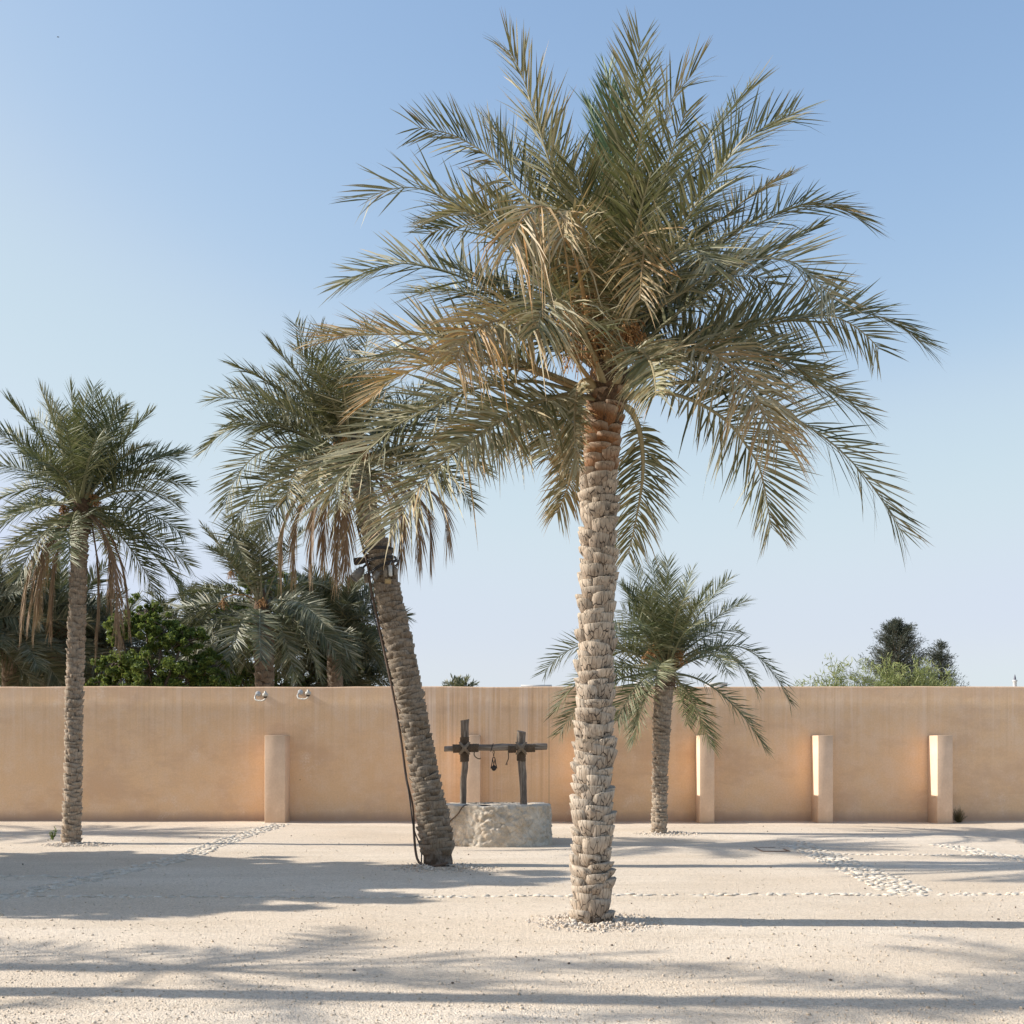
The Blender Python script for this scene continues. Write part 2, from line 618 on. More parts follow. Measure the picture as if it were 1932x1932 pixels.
MAT['wood'] = wood_mat()
MAT['wall'] = wall_mat()
MAT['pillar'] = pillar_mat()
MAT['ground'] = ground_mat()
MAT['well'] = stone_mat("coral_stone", (.46, .40, .32), (.63, .565, .475), (.54, .43, .31))
MAT['flag'] = stone_mat("white_stone", (.58, .51, .42), (.73, .665, .57), (.58, .50, .40), 14)
MAT['pebble'] = stone_mat("pebble_stone", (.56, .49, .41), (.70, .63, .55), (.60, .48, .36), 22)
MAT['grit'] = stone_mat("gravel_stone", (.575, .475, .36), (.73, .635, .515), (.55, .43, .31), 30)

# ------------------------------------------------------------------ ground
xs = np.concatenate([[-700, -300, -120, -60], np.linspace(-34, 34, 341), [60, 120, 300, 700]])
ys = np.concatenate([[-60, -20], np.linspace(0, 30, 151), [40, 60, 120, 300, 900]])
gx, gy = np.meshgrid(xs, ys)
fl = np.stack([gx.ravel() * .35, gy.ravel() * .5, 0 * gx.ravel()], 1)
gz = fbm(fl, 3, 3) * .012 + vnoise(fl * 6, 9) * .004
gz = gz * ((np.abs(gx.ravel()) < 33) & (gy.ravel() < 29.5) & (gy.ravel() > 1))


def ground_z(x, y):
    f = np.array([[x * .35, y * .5, 0.]])
    return float(fbm(f, 3, 3)[0] * .012 + vnoise(f * 6, 9)[0] * .004)


g = M().grid(np.stack([gx, gy, gz.reshape(gx.shape)], -1))
tag(g.build("ground", MAT['ground'], smooth=True), kind="structure")

# ------------------------------------------------------------------ perimeter wall and pillars
WY = 24.4
WH = 2.82
n = 240
X = np.linspace(-32, 34, n)
top = WH + vnoise(np.stack([X * .5, X * 0, X * 0], 1), 4) * .012 + vnoise(np.stack([X * 2.1, X * 0, X * 0], 1), 5) * .005
prof = []
for (dy, fz) in ((0, 0), (0, .5), (0, 'e'), (.012, 'm'), (.03, 't'), (.40, 't'), (.43, 'e'), (.43, 0)):
    if fz == 'e':
        zz = top - .03
    elif fz == 'm':
        zz = top - .008
    elif fz == 't':
        zz = top
    else:
        zz = np.full(n, -.1) if fz == 0 else top * .5
    prof.append(np.stack([X, np.full(n, WY + dy), zz], 1))
w = M().grid(np.stack(prof, 0))
wall = w.build("perimeter_wall", MAT['wall'], base=(0, WY, 0))
tag(wall, "long tan plastered perimeter wall with rain streaks closing the gravel court", "wall")

PD = .55


def pillar(x0, x1, label):
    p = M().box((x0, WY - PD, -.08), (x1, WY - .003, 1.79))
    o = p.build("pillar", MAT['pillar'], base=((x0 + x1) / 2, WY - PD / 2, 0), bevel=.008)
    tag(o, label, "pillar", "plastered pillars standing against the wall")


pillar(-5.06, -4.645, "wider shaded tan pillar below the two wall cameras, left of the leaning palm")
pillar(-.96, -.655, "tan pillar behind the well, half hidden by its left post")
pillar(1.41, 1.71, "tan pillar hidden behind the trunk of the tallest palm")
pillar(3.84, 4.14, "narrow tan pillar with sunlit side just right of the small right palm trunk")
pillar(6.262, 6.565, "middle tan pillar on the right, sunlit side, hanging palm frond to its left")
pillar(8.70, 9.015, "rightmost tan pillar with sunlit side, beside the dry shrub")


# ------------------------------------------------------------------ date palms
def frond_mesh(m, pts, seed, L=.42, n=56, droop=.10, dry=.0, tipdry=.15, wid=.027, t0=.20, rr=.023, a0=76, a1=30,
               beta=24, roll=None, roll1=None, gshift=0.0):
    """one feather leaf: rachis tube plus individual blades, all in world space"""
    r = np.random.default_rng(seed)
    c = catmull(pts, 48)[:44]
    nS = len(c)
    T = norm(np.gradient(c, axis=0))
    b = c[-1] - c[0]
    hl = math.hypot(b[0], b[1])
    if hl < .12:
        a = r.uniform(0, 6.28)
        S0 = np.array([math.cos(a), math.sin(a), 0])
    else:
        S0 = norm(np.cross(b, ZUP))
    S = norm(S0 - T * (T @ S0)[:, None])
    Nn = np.cross(S, T)
    tt = np.linspace(0, 1, nS)
    rq = np.random.default_rng(seed + 9000)
    if roll is None:        # leaves hanging sideways twist, so one row of blades rises and the other hangs
        roll = -np.sign(b[0]) * abs(b[0]) / (np.linalg.norm(b) + 1e-6) * rq.uniform(28, 62) * (1 if rq.random() < .78 else -.8)
    if roll1 is None:
        roll1 = rq.normal(0, 18)
    ro = np.radians(roll + roll1 * tt)[:, None]
    S, Nn = S * np.cos(ro) + Nn * np.sin(ro), Nn * np.cos(ro) - S * np.sin(ro)
    # rachis: flattened at the base
    rad_ = rr * (1 - tt) ** 1.3 + .0035
    k = 6
    th = np.arange(k) / k * 2 * math.pi
    g = c[:, None] + rad_[:, None, None] * ((1.25 + .5 * (tt < .1))[:, None, None] * np.cos(th)[None, :, None] * S[:, None] + .7 * np.sin(th)[None, :, None] * Nn[:, None])
    cr = np.zeros((nS, k, 3))
    cr[..., 0] = min(1, .18 + dry)
    cr[..., 1] = .75 + .1 * r.random()
    cr[..., 2] = .3
    m.grid(g, cr, closed=True)
    # blades
    i = np.arange(n)
    t = np.concatenate([t0 + (1 - t0) * ((i + .5 + sgn * .25) / n) ** .95 for sgn in (-1, 1)])
    sg = np.concatenate([-np.ones(n), np.ones(n)])
    ns_ = 9
    ts = np.concatenate([np.linspace(.09, t0, ns_), np.linspace(.11, t0, ns_)])
    t = np.concatenate([t, ts])
    sg = np.concatenate([sg, -np.ones(ns_), np.ones(ns_)])
    K = len(t)
    t = np.clip(t + r.normal(0, .004, K), .05, .998)

    def at(A):
        f = t * (nS - 1)
        j = np.clip(f.astype(int), 0, nS - 2)
        w_ = (f - j)[:, None]
        return A[j] * (1 - w_) + A[j + 1] * w_
    p, Tt, St, Nt = at(c), norm(at(T)), norm(at(S)), norm(at(Nn))
    al = np.radians(a0 + (a1 - a0) * np.clip((t - t0) / (1 - t0), 0, 1) ** .8 + r.normal(0, 6, K))
    be = np.radians(beta * r.choice([-.1, .45, .9, 1.25], K) + r.normal(0, 6, K))
    D = np.cos(al)[:, None] * Tt + np.sin(al)[:, None] * (sg[:, None] * np.cos(be)[:, None] * St + np.sin(be)[:, None] * Nt)
    D = norm(D)
    u = np.clip((t - t0) / (1 - t0), 0, 1)
    Ln = L * np.minimum(1, .5 + 2.8 * u) * (1 - .45 * np.clip((u - .5) / .5, 0, 1) ** 1.6) * (1 + r.normal(0, .09, K))
    spine = t < t0
    Ln = np.where(spine, L * (.10 + .25 * np.clip((t - .08) / max(.01, t0 - .08), 0, 1)), Ln)
    Wn = wid * (1 - .45 * u) * np.where(spine, .35, 1) * (1 + r.normal(0, .1, K))
    nr = norm(Nt - D * np.sum(Nt * D, 1, keepdims=True))
    W = np.cross(D, nr)
    ph = np.radians(r.normal(28, 24, K)) * sg
    W2 = W * np.cos(ph)[:, None] + nr * np.sin(ph)[:, None]
    dr = droop * (1 + r.normal(0, .45, K))
    broken = r.random(K) < .03
    dr = np.where(broken, dr + r.uniform(.1, .45, K), dr)
    ss = np.array([0, .28, .66, 1.0])
    ww = np.array([.5, 1.0, .72, 0])
    cl = p[:, None] + D[:, None] * (Ln[:, None] * ss)[..., None] - ZUP * (dr[:, None] * Ln[:, None] * ss ** 2)[..., None]
    # bend shortens the reach a little
    e0 = cl + W2[:, None] * (.5 * Wn[:, None] * ww)[..., None]
    e1 = cl - W2[:, None] * (.5 * Wn[:, None] * ww)[..., None]
    V = np.concatenate([e0[:, :3], e1[:, :3], cl[:, 3:]], 1)      # 7 verts each
    base = (np.arange(K) * 7)[:, None]
    Q = np.concatenate([base + np.array([[0, 1, 4, 3]]), base + np.array([[1, 2, 5, 4]])])
    T3 = base + np.array([[2, 6, 5]])
    dn = np.clip(dry + r.normal(0, .10, K) + tipdry * u * r.random(K), 0, 1)
    C = np.zeros((K, 7, 3))
    C[..., 0] = np.clip(dn[:, None] + np.array([0, 0, .05, 0, 0, .05, .45 * min(1, tipdry * 3)]), 0, 1)
    C[..., 1] = np.clip(r.normal(.50 + gshift, .30, K), 0, 1)[:, None]
    C[..., 2] = r.random(K)[:, None]
    m.add(V.reshape(-1, 3), Q, T3, C.reshape(-1, 3))
    return m


def trunk_mesh(axis, rads, pitch=.115, per=5, prot=.055, seed=1, s0=0.0, s1=1.0, fresh=0.0, hw=None, jag=1.0, nu=8):
    """core plus cut leaf bases laid in a spiral; axis = world points, rads = radius at each"""
    r = np.random.default_rng(seed)
    nA = 60
    ax = catmull(axis, nA)
    al = np.concatenate([[0], np.cumsum(np.linalg.norm(np.diff(ax, axis=0), axis=1))])
    R = np.interp(np.linspace(0, 1, nA), np.linspace(0, 1, len(rads)), rads)
    m = M()
    c0 = np.zeros((nA, 3))
    c0[:, 0] = 0
    c0[:, 2] = np.where(al / al[-1] > .93, .5 + fresh * .5, 0)
    rr = R * (.90 + .02 * np.sin(np.arange(nA) * 2.1))
    m.tube(ax, rr, 16, c0)
    T = norm(np.gradient(ax, axis=0))
    Ltot = al[-1]
    nb = int((s1 - s0) * Ltot / (pitch / per))
    hw = hw or math.pi / per * 1.28
    uu = np.linspace(-1, 1, nu)
    th = r.uniform(0, 6)
    for i in range(nb):
        s = s0 * Ltot + i * pitch / per + r.normal(0, pitch * .06)
        th += rad(137.5) + r.normal(0, .07)
        f = np.clip(s / Ltot, 0, .999) * (nA - 1)
        k = int(f)
        w_ = f - k
        p = ax[k] * (1 - w_) + ax[min(k + 1, nA - 1)] * w_
        t = T[k]
        Rr = R[k]
        ex = norm(np.cross(t, np.array([0, 1., 0])))
        ey = np.cross(t, ex) * -1
        h = pitch * r.uniform(.75, 1.4)
        pr = prot * r.uniform(.65, 1.3)
        hwi = hw * r.uniform(.8, 1.08)
        tilt = r.normal(0, .07) * pitch * jag * 2
        shp = r.choice([3.2, 5.0, 7.0])
        prof = np.clip(1 - np.abs(uu) ** shp, 0, 1)
        # crown of the cut: trapezoid, dropping towards the sides
        topdrop = np.clip(np.abs(uu) - .66, 0, 1) / .34 * h * r.uniform(.15, .55)
        rows = []
        cols = []
        a_ = th + uu * hwi
        dirs = np.cos(a_)[:, None] * ex + np.sin(a_)[:, None] * ey
        rb, gb = .22 + .78 * r.random(), 0
        fz = s / Ltot
        bl = fresh * np.clip((fz - .79) / .10, 0, 1) + (0 if fz < .74 else r.uniform(0, .25) * fresh)
        for (vz, vo) in ((-.38, .0), (.02, .50), (.45, .82), (.95, 1.0), (1.0, .95)):
            z_ = vz * h + tilt * uu - topdrop * max(0, vz) + r.normal(0, .010, nu) * h * jag
            rd = Rr - .028 + (pr + .016) * vo * prof + r.normal(0, .05, nu) * pr * jag
            rows.append(p + dirs * rd[:, None] + t * z_[:, None])
            cols.append(np.stack([np.full(nu, rb), np.full(nu, .0 if vz < .95 else .6), np.full(nu, bl)], 1))
        # cut face going back into the stem
        z_ = 1.0 * h * .93 + tilt * uu - topdrop * .95
        rows.append(p + dirs * np.full(nu, Rr - .05)[:, None] + t * z_[:, None])
        cols.append(np.stack([np.full(nu, rb * .6), np.full(nu, .5), np.full(nu, bl)], 1))
        m.grid(np.stack(rows), np.stack(cols))
    return m


def arc(B, T_, via=None, lift=.2):
    B, T_ = np.asarray(B, float), np.asarray(T_, float)
    if via is not None:
        Cc = 2 * via - .5 * (B + T_)
    else:
        ln = np.linalg.norm(T_ - B)
        Cc = .5 * (B + T_) + ZUP * lift * ln
    t = np.linspace(0, 1, 9)[:, None]
    return (1 - t) ** 2 * B + 2 * t * (1 - t) * Cc + t ** 2 * T_


def palm_root(base, label, group=None):
    return thing("date_palm", base, label, "palm tree", group)


SEED = [100]


def add_frond(root, pts, mat, name="frond", **kw):
    SEED[0] += 1
    m = M()
    frond_mesh(m, pts, SEED[0], **kw)
    return m.build(name, mat, root)


def dates(root, c, rdir, mat, n=60, ln=.45, seed=3):
    """a dried bunch: strands fanning down from one stalk, small fruit along them"""
    r = np.random.default_rng(seed)
    c = np.asarray(c, float)
    m = M()
    q = c + np.asarray(rdir, float)
    st = arc(c, q, None, .35)
    m.tube(st, .012, 5)
    for i in range(n):
        a = r.uniform(0, 6.28)
        sp = r.uniform(.15, 1.0)
        e = q + np.array([math.cos(a) * sp * ln * .6, math.sin(a) * sp * ln * .6, -ln * r.uniform(.4, 1)])
        pth = arc(q, e, None, .12)
        m.tube(pth, .0035, 3, cap=False)
        for f in r.uniform(.35, 1, 5):
            p = pth[int(f * 8)] + r.normal(0, .012, 3)
            s = r.uniform(.007, .012)
            V = p + s * np.array([(1, 0, 0), (-1, 0, 0), (0, 1, 0), (0, -1, 0), (0, 0, 1.5), (0, 0, -1.5)])
            m.add(V, None, [(0, 2, 4), (2, 1, 4), (1, 3, 4), (3, 0, 4), (2, 0, 5), (1, 2, 5), (3, 1, 5), (0, 3, 5)])
    return m.build("date_bunch", mat, root)


def crown_fibre(root, pts, rads, seed, mat=None):
    r = np.random.default_rng(seed)
    m = M()
    ax = catmull(pts, 14)
    m.tube(ax, np.interp(np.linspace(0, 1, 14), np.linspace(0, 1, len(rads)), rads) * (1 + r.normal(0, .05, 14)), 12)
    for i in range(220):
        k = r.integers(0, 13)
        a = r.uniform(0, 6.28)
        R = rads[0] * r.uniform(.8, 1.0)
        d = np.array([math.cos(a), math.sin(a), 0])
        p = ax[k] + d * R
        e = p + d * r.uniform(.02, .10) + np.array([r.normal(0, .06), r.normal(0, .06), r.uniform(-.14, .12)])
        m.tube(np.stack([p, (p + e) / 2 + r.normal(0, .01, 3), e]), np.array([.006, .004, .001]), 3, cap=False)
    return m.build("crown_fibre", mat or MAT['fibre'], root)


def tip_depth(B, x, y, dc, L, s):
    """distance of a frond tip seen at (x, y) so that the frond has its natural length L"""
    Pn = P(x, y, dc)
    inpl = np.linalg.norm(Pn - B)
    off = math.sqrt(max(0.0, (L * .92) ** 2 - inpl ** 2))
    return dc + s * off


# ---- the tall palm in front
DB = ground_d(1738)
base = G(1115, 1738)
big = palm_root(base, "tallest date palm, thick stepped tan trunk in white pebbles, nearest the viewer", "date palms in the court")
axis = [P(1115, 1745, DB), P(1119, 1500, DB), P(1123, 1290, DB), P(1128, 1050, DB), P(1131, 900, DB), P(1143, 745, DB)]
trunk_mesh(axis, [.160, .156, .153, .148, .140, .138, .136, .138, .15], pitch=.108, per=5, prot=.060, seed=21, hw=1.0, s0=.004, s1=1.0, fresh=1.0, jag=1.1).build("trunk", MAT['trunk'], big)
crown_fibre(big, [P(1138, 800, DB), P(1143, 765, DB), P(1150, 700, DB), P(1146, 640, DB), P(1145, 560, DB)], [.165, .185, .165, .13, .05], 5)

TR = [  # traced leaf spines: (points from tip to base), depth of the tip relative to the stem, dryness, look
    ([(930, 45), (979, 129), (1010, 219), (1038, 309), (1090, 450), (1135, 640)], -.9, .05, dict(beta=18, gshift=.12, a0=66, roll=8, roll1=0)),
    ([(740, 235), (811, 244), (862, 258), (920, 293), (960, 336), (1020, 420), (1125, 640)], .5, 0, dict(beta=30, gshift=-.12)),
    ([(660, 412), (694, 375), (745, 356), (792, 356), (838, 375), (893, 410), (990, 500), (1120, 660)], -.7, .12, dict(gshift=.05, n=46)),
    ([(615, 568), (651, 535), (698, 512), (745, 498), (792, 500), (842, 512), (901, 539), (1000, 600), (1120, 690)], .3, .03, dict(beta=20, gshift=-.08)),
    ([(555, 655), (635, 635), (713, 631), (811, 633), (889, 649), (1000, 690), (1110, 735)], -.2, .2, dict(beta=34, tipdry=.7)),
    ([(680, 785), (713, 739), (752, 710), (811, 688), (889, 684), (987, 696), (1090, 735)], -1.1, .38, dict(tipdry=.8, gshift=.1, n=74)),
    ([(580, 995), (635, 911), (674, 868), (713, 833), (752, 801), (811, 770), (889, 735), (1000, 719), (1095, 742)], -.9, .1, dict(gshift=.15)),
    ([(710, 1045), (752, 977), (792, 919), (850, 860), (909, 817), (987, 770), (1065, 745), (1115, 750)], -1.3, .2, dict(gshift=.3, droop=.2)),
    ([(950, 495), (985, 412), (1030, 391), (1070, 455), (1092, 510), (1124, 690)], -2.0, .5, dict(droop=.75, beta=8, gshift=.3, n=50)),
    ([(1205, 595), (1212, 500), (1218, 440), (1190, 470), (1165, 550), (1145, 690)], -1.6, .42, dict(droop=.35, beta=18, gshift=.3, n=48, L=.44)),
    ([(1218, 28), (1206, 98), (1198, 195), (1186, 293), (1165, 450), (1145, 600)], -.5, .05, dict(beta=22, gshift=.1, a0=52, roll=0, roll1=0)),
    ([(1147, 100), (1150, 230), (1150, 400), (1142, 600)], .8, 0, dict(mat='heart', gshift=-.2, a0=40, a1=12)),
    ([(1096, 172), (1128, 254), (1138, 420), (1142, 600)], 1.1, 0, dict(mat='heart', gshift=-.25, a0=38, a1=12)),
    ([(1175, 150), (1172, 260), (1160, 420), (1146, 600)], .4, 0, dict(mat='heart', gshift=-.2, a0=36, a1=12)),
    ([(1342, 85), (1303, 144), (1268, 187), (1252, 250), (1229, 351), (1180, 520), (1150, 640)], -.5, .15, dict(n=56, droop=.2, gshift=.1, roll=0, roll1=0)),
    ([(1462, 135), (1410, 175), (1350, 245), (1290, 335), (1230, 440), (1155, 610)], .9, .02, dict(gshift=-.15)),
    ([(1540, 190), (1486, 219), (1427, 250), (1381, 285), (1338, 340), (1299, 390), (1252, 445), (1160, 620)], .3, .02, dict(gshift=-.1, beta=35)),
    ([(1530, 314), (1467, 340), (1408, 375), (1361, 414), (1291, 461), (1160, 640)], .9, .25, dict(gshift=.1, L=.36)),
    ([(1668, 458), (1635, 426), (1603, 402), (1564, 388), (1517, 386), (1478, 398), (1431, 422), (1369, 445), (1250, 540), (1160, 660)], .7, .05, dict(gshift=-.1)),
    ([(1597, 600), (1560, 550), (1525, 515), (1494, 494), (1447, 488), (1388, 496), (1338, 519), (1283, 554), (1220, 601), (1165, 690)], -1.0, .16, dict(gshift=.25, beta=22, n=70, L=.58)),
    ([(1782, 692), (1740, 648), (1701, 617), (1662, 599), (1615, 588), (1564, 590), (1486, 605), (1388, 621), (1291, 648), (1180, 705)], .2, .05, dict(gshift=-.06)),
    ([(1690, 698), (1642, 640), (1595, 606), (1545, 595), (1400, 610), (1290, 650), (1175, 710)], 1.0, .12, dict(gshift=-.05)),
    ([(1654, 815), (1623, 777), (1584, 746), (1525, 719), (1467, 699), (1388, 683), (1291, 679), (1180, 725)], .4, .06, dict(gshift=0)),
    ([(1486, 865), (1447, 793), (1420, 738), (1381, 691), (1338, 664), (1291, 660), (1232, 680), (1170, 735)], -1.4, .42, dict(gshift=.35, droop=.4)),
    ([(1735, 1058), (1690, 985), (1640, 910), (1580, 845), (1500, 790), (1400, 745), (1300, 720), (1175, 748)], -.1, .14, dict(n=66, beta=26)),
    ([(1464, 1035), (1452, 976), (1435, 890), (1408, 840), (1369, 793), (1310, 757), (1252, 742), (1175, 752)], .9, .1, dict(gshift=-.05)),
    ([(1180, 1070), (1202, 970), (1213, 890), (1208, 820), (1190, 775), (1165, 760)], 1.5, .16, dict(droop=.3, gshift=-.05, L=.42)),
    ([(1098, 905), (1086, 840), (1086, 770), (1098, 718), (1128, 740)], -1.0, .3, dict(gshift=.2, droop=.3, beta=14, L=.30, roll=-35)),
    ([(1043, 985), (1068, 928), (1085, 870), (1096, 800), (1125, 755)], 1.2, .3, dict(droop=.4, L=.38)),
    ([(945, 855), (1000, 800), (1060, 757), (1120, 752)], 1.4, .15, dict(droop=.25, L=.45)),
    ([(1030, 878), (1050, 810), (1085, 765), (1125, 752)], 1.7, .2, dict(droop=.3)),
    ([(845, 705), (880, 640), (935, 606), (1000, 612), (1060, 650), (1120, 725)], -1.7, .42, dict(gshift=.2, droop=.4, tipdry=.4)),
    ([(640, 700), (720, 672), (820, 660), (930, 672), (1030, 705), (1115, 740)], .9, .1, dict(tipdry=.3)),
    ([(760, 560), (830, 548), (910, 560), (1010, 610), (1120, 690)], 1.4, .05, dict(gshift=-.1)),
    ([(770, 455), (850, 430), (930, 440), (1030, 520), (1125, 660)], 1.3, .05, dict(gshift=-.1)),
    ([(850, 860), (910, 815), (990, 768), (1070, 748), (1120, 752)], -1.2, .2, dict(gshift=.2, droop=.2)),
    ([(1330, 600), (1290, 560), (1240, 570), (1190, 640), (1160, 710)], 1.9, .1, dict(gshift=-.1)),
    ([(1440, 700), (1390, 640), (1310, 630), (1220, 670), (1165, 730)], 1.6, .1, dict(gshift=-.1)),
    ([(1560, 740), (1500, 690), (1420, 660), (1310, 670), (1175, 735)], -.6, .14, dict()),
    ([(1020, 560), (1040, 520), (1080, 540), (1115, 610), (1140, 700)], 1.9, .06, dict(gshift=-.15)),
    ([(1000, 300), (1040, 340), (1085, 430), (1135, 620)], 1.1, .02, dict(gshift=-.15)),
    ([(1300, 250), (1260, 330), (1210, 450), (1150, 620)], 1.5, .02, dict(gshift=-.2)),
    ([(905, 205), (935, 250), (975, 310), (1030, 400), (1130, 640)], 1.0, .03, dict(gshift=-.15)),
    ([(1000, 200), (1040, 290), (1080, 400), (1135, 630)], .7, .02, dict(gshift=-.1)),
    ([(800, 420), (880, 400), (960, 440), (1040, 530), (1125, 670)], -.9, .2, dict(gshift=.2)),
    ([(1480, 560), (1420, 520), (1340, 540), (1250, 600), (1160, 690)], .9, .05, dict(gshift=-.1)),
    ([(1070, 470), (1062, 420), (1080, 400), (1110, 470), (1140, 640)], -1.7, .35, dict(gshift=.3, droop=.4, L=.4)),
    ([(1240, 760), (1230, 690), (1205, 660), (1180, 680), (1160, 730)], -1.7, .2, dict(gshift=.15, droop=.3, L=.42)),
    ([(1400, 330), (1330, 380), (1250, 470), (1155, 640)], 1.5, .02, dict(gshift=-.2)),
    ([(880, 330), (950, 390), (1040, 490), (1130, 650)], 1.5, .02, dict(gshift=-.2)),
    ([(1360, 520), (1310, 470), (1250, 490), (1190, 580), (1155, 680)], -1.9, .1, dict(gshift=.1)),
    ([(1010, 640), (1030, 570), (1075, 580), (1120, 670), (1140, 730)], -2.0, .2, dict(gshift=.1, droop=.3)),
    ([(1085, 300), (1100, 380), (1120, 480), (1140, 620)], -.9, .04, dict(gshift=0, a0=50)),
    ([(1240, 330), (1215, 400), (1185, 500), (1150, 640)], -.9, .04, dict(gshift=0, a0=50)),
]
for pts, dd, dry, kw in TR:
    q = pts[::-1]
    nq = len(q)
    seg = [0.0]
    for a, b in zip(q[:-1], q[1:]):
        seg.append(seg[-1] + math.hypot(a[0] - b[0], a[1] - b[1]))
    # the leaf starts at the stem and leaves it evenly in depth
    w3 = [P(x, y, DB + dd * (s / seg[-1]) ** 1.1 + .10 * np.sign(dd)) for (x, y), s in zip(q, seg)]
    k = dict(L=.60, n=84, dry=dry, droop=.08, wid=.024, tipdry=.22)
    k.update(kw)
    add_frond(big, w3, MAT[k.pop('mat', 'frond')], **k)
r_ = np.random.default_rng(77)
for i in range(20):     # leaves behind the stem and short young ones in the heart
    a = r_.uniform(0, 2 * math.pi) if i > 10 else r_.uniform(.4, 2.7)
    e = r_.uniform(.35, 1.3)
    Ln = r_.uniform(1.7, 2.6)
    B = P(1145, 690, DB) + np.array([math.cos(a) * .1, math.sin(a) * .1, 0])
    Tt_ = B + Ln * np.array([math.cos(e) * math.cos(a), math.cos(e) * math.sin(a), math.sin(e)])
    add_frond(big, arc(B, Tt_, None, .12), MAT['frond'], L=.42, n=50, gshift=-.15, wid=.028)
for (x, y, dx, dz, sd) in ((1085, 560, -.25, .12, 1), (1120, 545, -.1, .2, 2), (1165, 565, .15, .2, 3), (1185, 610, .28, .1, 4), (1100, 620, -.2, .05, 5)):
    dates(big, P(1143, 690, DB) + np.array([0, -.12, 0]), P(x, y, DB - .35) - P(1143, 690, DB) - np.array([0, -.12, 0]), MAT['dates'], 60, .42, sd)


def tips_palm(root, Cpx, dc, tips, mat, L, r0, kw0, seed, dead=(), fill=12, matdead=None, fillL=.85, efill=(-.2, 1.2)):
    r = np.random.default_rng(seed)
    C0 = P(Cpx[0], Cpx[1], dc)
    for tp in tips:
        x, y, s = tp[:3]
        via = tp[3] if len(tp) > 3 else None
        dry = tp[4] if len(tp) > 4 else .05
        az = math.atan2(s * .9, (x - Cpx[0]) / 150)
        up = np.clip((Cpx[1] - y) / 200, -.6, 1)
        B = C0 + np.array([math.cos(az) * r0, math.sin(az) * r0, up * r0 * 1.6])
        dt = tip_depth(B, x, y, dc, L * r.uniform(.9, 1.05), s)
        Tp = P(x, y, dt)
        v3 = P(via[0], via[1], dc + (dt - dc) * .55) if via else None
        lift = .10 + .16 * (1 - max(0, up)) + .06 * r.random()
        k = dict(kw0)
        k['dry'] = max(0, dry + r.normal(0, .03))
        k['gshift'] = r.normal(0, .1) + (.1 if s < 0 else -.06)
        add_frond(root, arc(B, Tp, v3, lift), mat, **k)
    for i in range(fill):
        a = r.uniform(0, 2 * math.pi)
        e = r.uniform(*efill)
        B = C0 + np.array([math.cos(a) * r0, math.sin(a) * r0, .1 * math.sin(e)])
        Tp = B + L * fillL * r.uniform(.75, 1) * np.array([math.cos(e) * math.cos(a), math.cos(e) * math.sin(a), math.sin(e)])
        k = dict(kw0)
        k['gshift'] = r.normal(-.1, .1)
        add_frond(root, arc(B, Tp, None, .2), mat, **k)
    for (x, y, s, sh) in dead:
        a = math.atan2(s, (x - Cpx[0]) / 100)
        B = C0 + np.array([math.cos(a) * r0 * 1.1, math.sin(a) * r0 * 1.1, -.12])
        dt = dc + s * .5
        Tp = P(x, y, dt)
        mid = P(x + sh, y - abs(y - Cpx[1]) * .52, dt)
        k = dict(kw0)
        k.update(dry=.6, droop=.55, a0=26, a1=10, beta=10, L=kw0['L'] * .8, n=44, gshift=0, tipdry=.3, wid=kw0['wid'] * .8)
        pts = catmull([B, B * .45 + mid * .55 + np.array([0, 0, .18 * abs(B[2] - mid[2]) + .06]), mid, Tp], 12)
        add_frond(root, pts, MAT['dead'], "dead_frond", **k)


# ---- leaning palm beside the well
DL = ground_d(1632)
base = G(826, 1632)
lean = palm_root(base, "leaning date palm with weathered grey trunk carrying lamps, beside the stone well", "date palms in the court")
LAX = [(828, 1640), (817, 1540), (797, 1440), (770, 1296), (738, 1150), (722, 1070), (702, 1000), (690, 945), (675, 890)]
LD = [DL + .045 * i for i in range(len(LAX))]
laxis = [P(x, y, d) for (x, y), d in zip(LAX, LD)]
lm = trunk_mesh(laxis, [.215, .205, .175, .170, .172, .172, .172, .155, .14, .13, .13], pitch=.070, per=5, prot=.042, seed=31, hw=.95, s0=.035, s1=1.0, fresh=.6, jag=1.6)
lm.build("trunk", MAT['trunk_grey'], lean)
DLc = LD[-1]
crown_fibre(lean, [P(680, 905, DLc), P(664, 850, DLc), P(655, 800, DLc)], [.17, .15, .05], 6)
kw = dict(L=.48, n=64, droop=.10, wid=.025, tipdry=.15)
tips = [(545, 592, 1), (495, 633, .5), (596, 600, 1), (421, 684, .3), (428, 727, -.4), (389, 778, .4, (460, 755)), (373, 872, .1, (480, 800)),
        (417, 980, -.4, (500, 850)), (436, 1003, -.8, (526, 895)), (479, 1018, -1, (545, 930)), (924, 912, .6, (830, 838)), (901, 975, 1, (815, 880)),
        (655, 625, 1), (700, 592, 1), (760, 650, 1), (830, 720, .8), (880, 800, .9), (470, 760, -1), (520, 700, -1), (590, 690, -1),
        (640, 700, -1), (720, 700, -.6), (800, 770, 1), (600, 930, -1, (615, 860), .3), (540, 960, -1, (570, 880), .25), (700, 1010, -1, (690, 900), .3),
        (500, 900, 1), (780, 900, 1, (735, 850)), (850, 940, .9, (770, 860)), (640, 980, -1, (640, 880), .3), (560, 780, 1), (460, 850, 1, (540, 800))]
dead = [(530, 1108, -.3, 8), (553, 1100, .3, 8), (586, 1094, -.6, 6), (635, 1112, .6, 4), (651, 1090, -.3, 3), (756, 1068, .4, -2), (790, 1077, -.3, -4),
        (813, 1077, .4, -8), (846, 1044, .2, -12), (610, 1070, .9, 4), (735, 1040, .8, 0)]
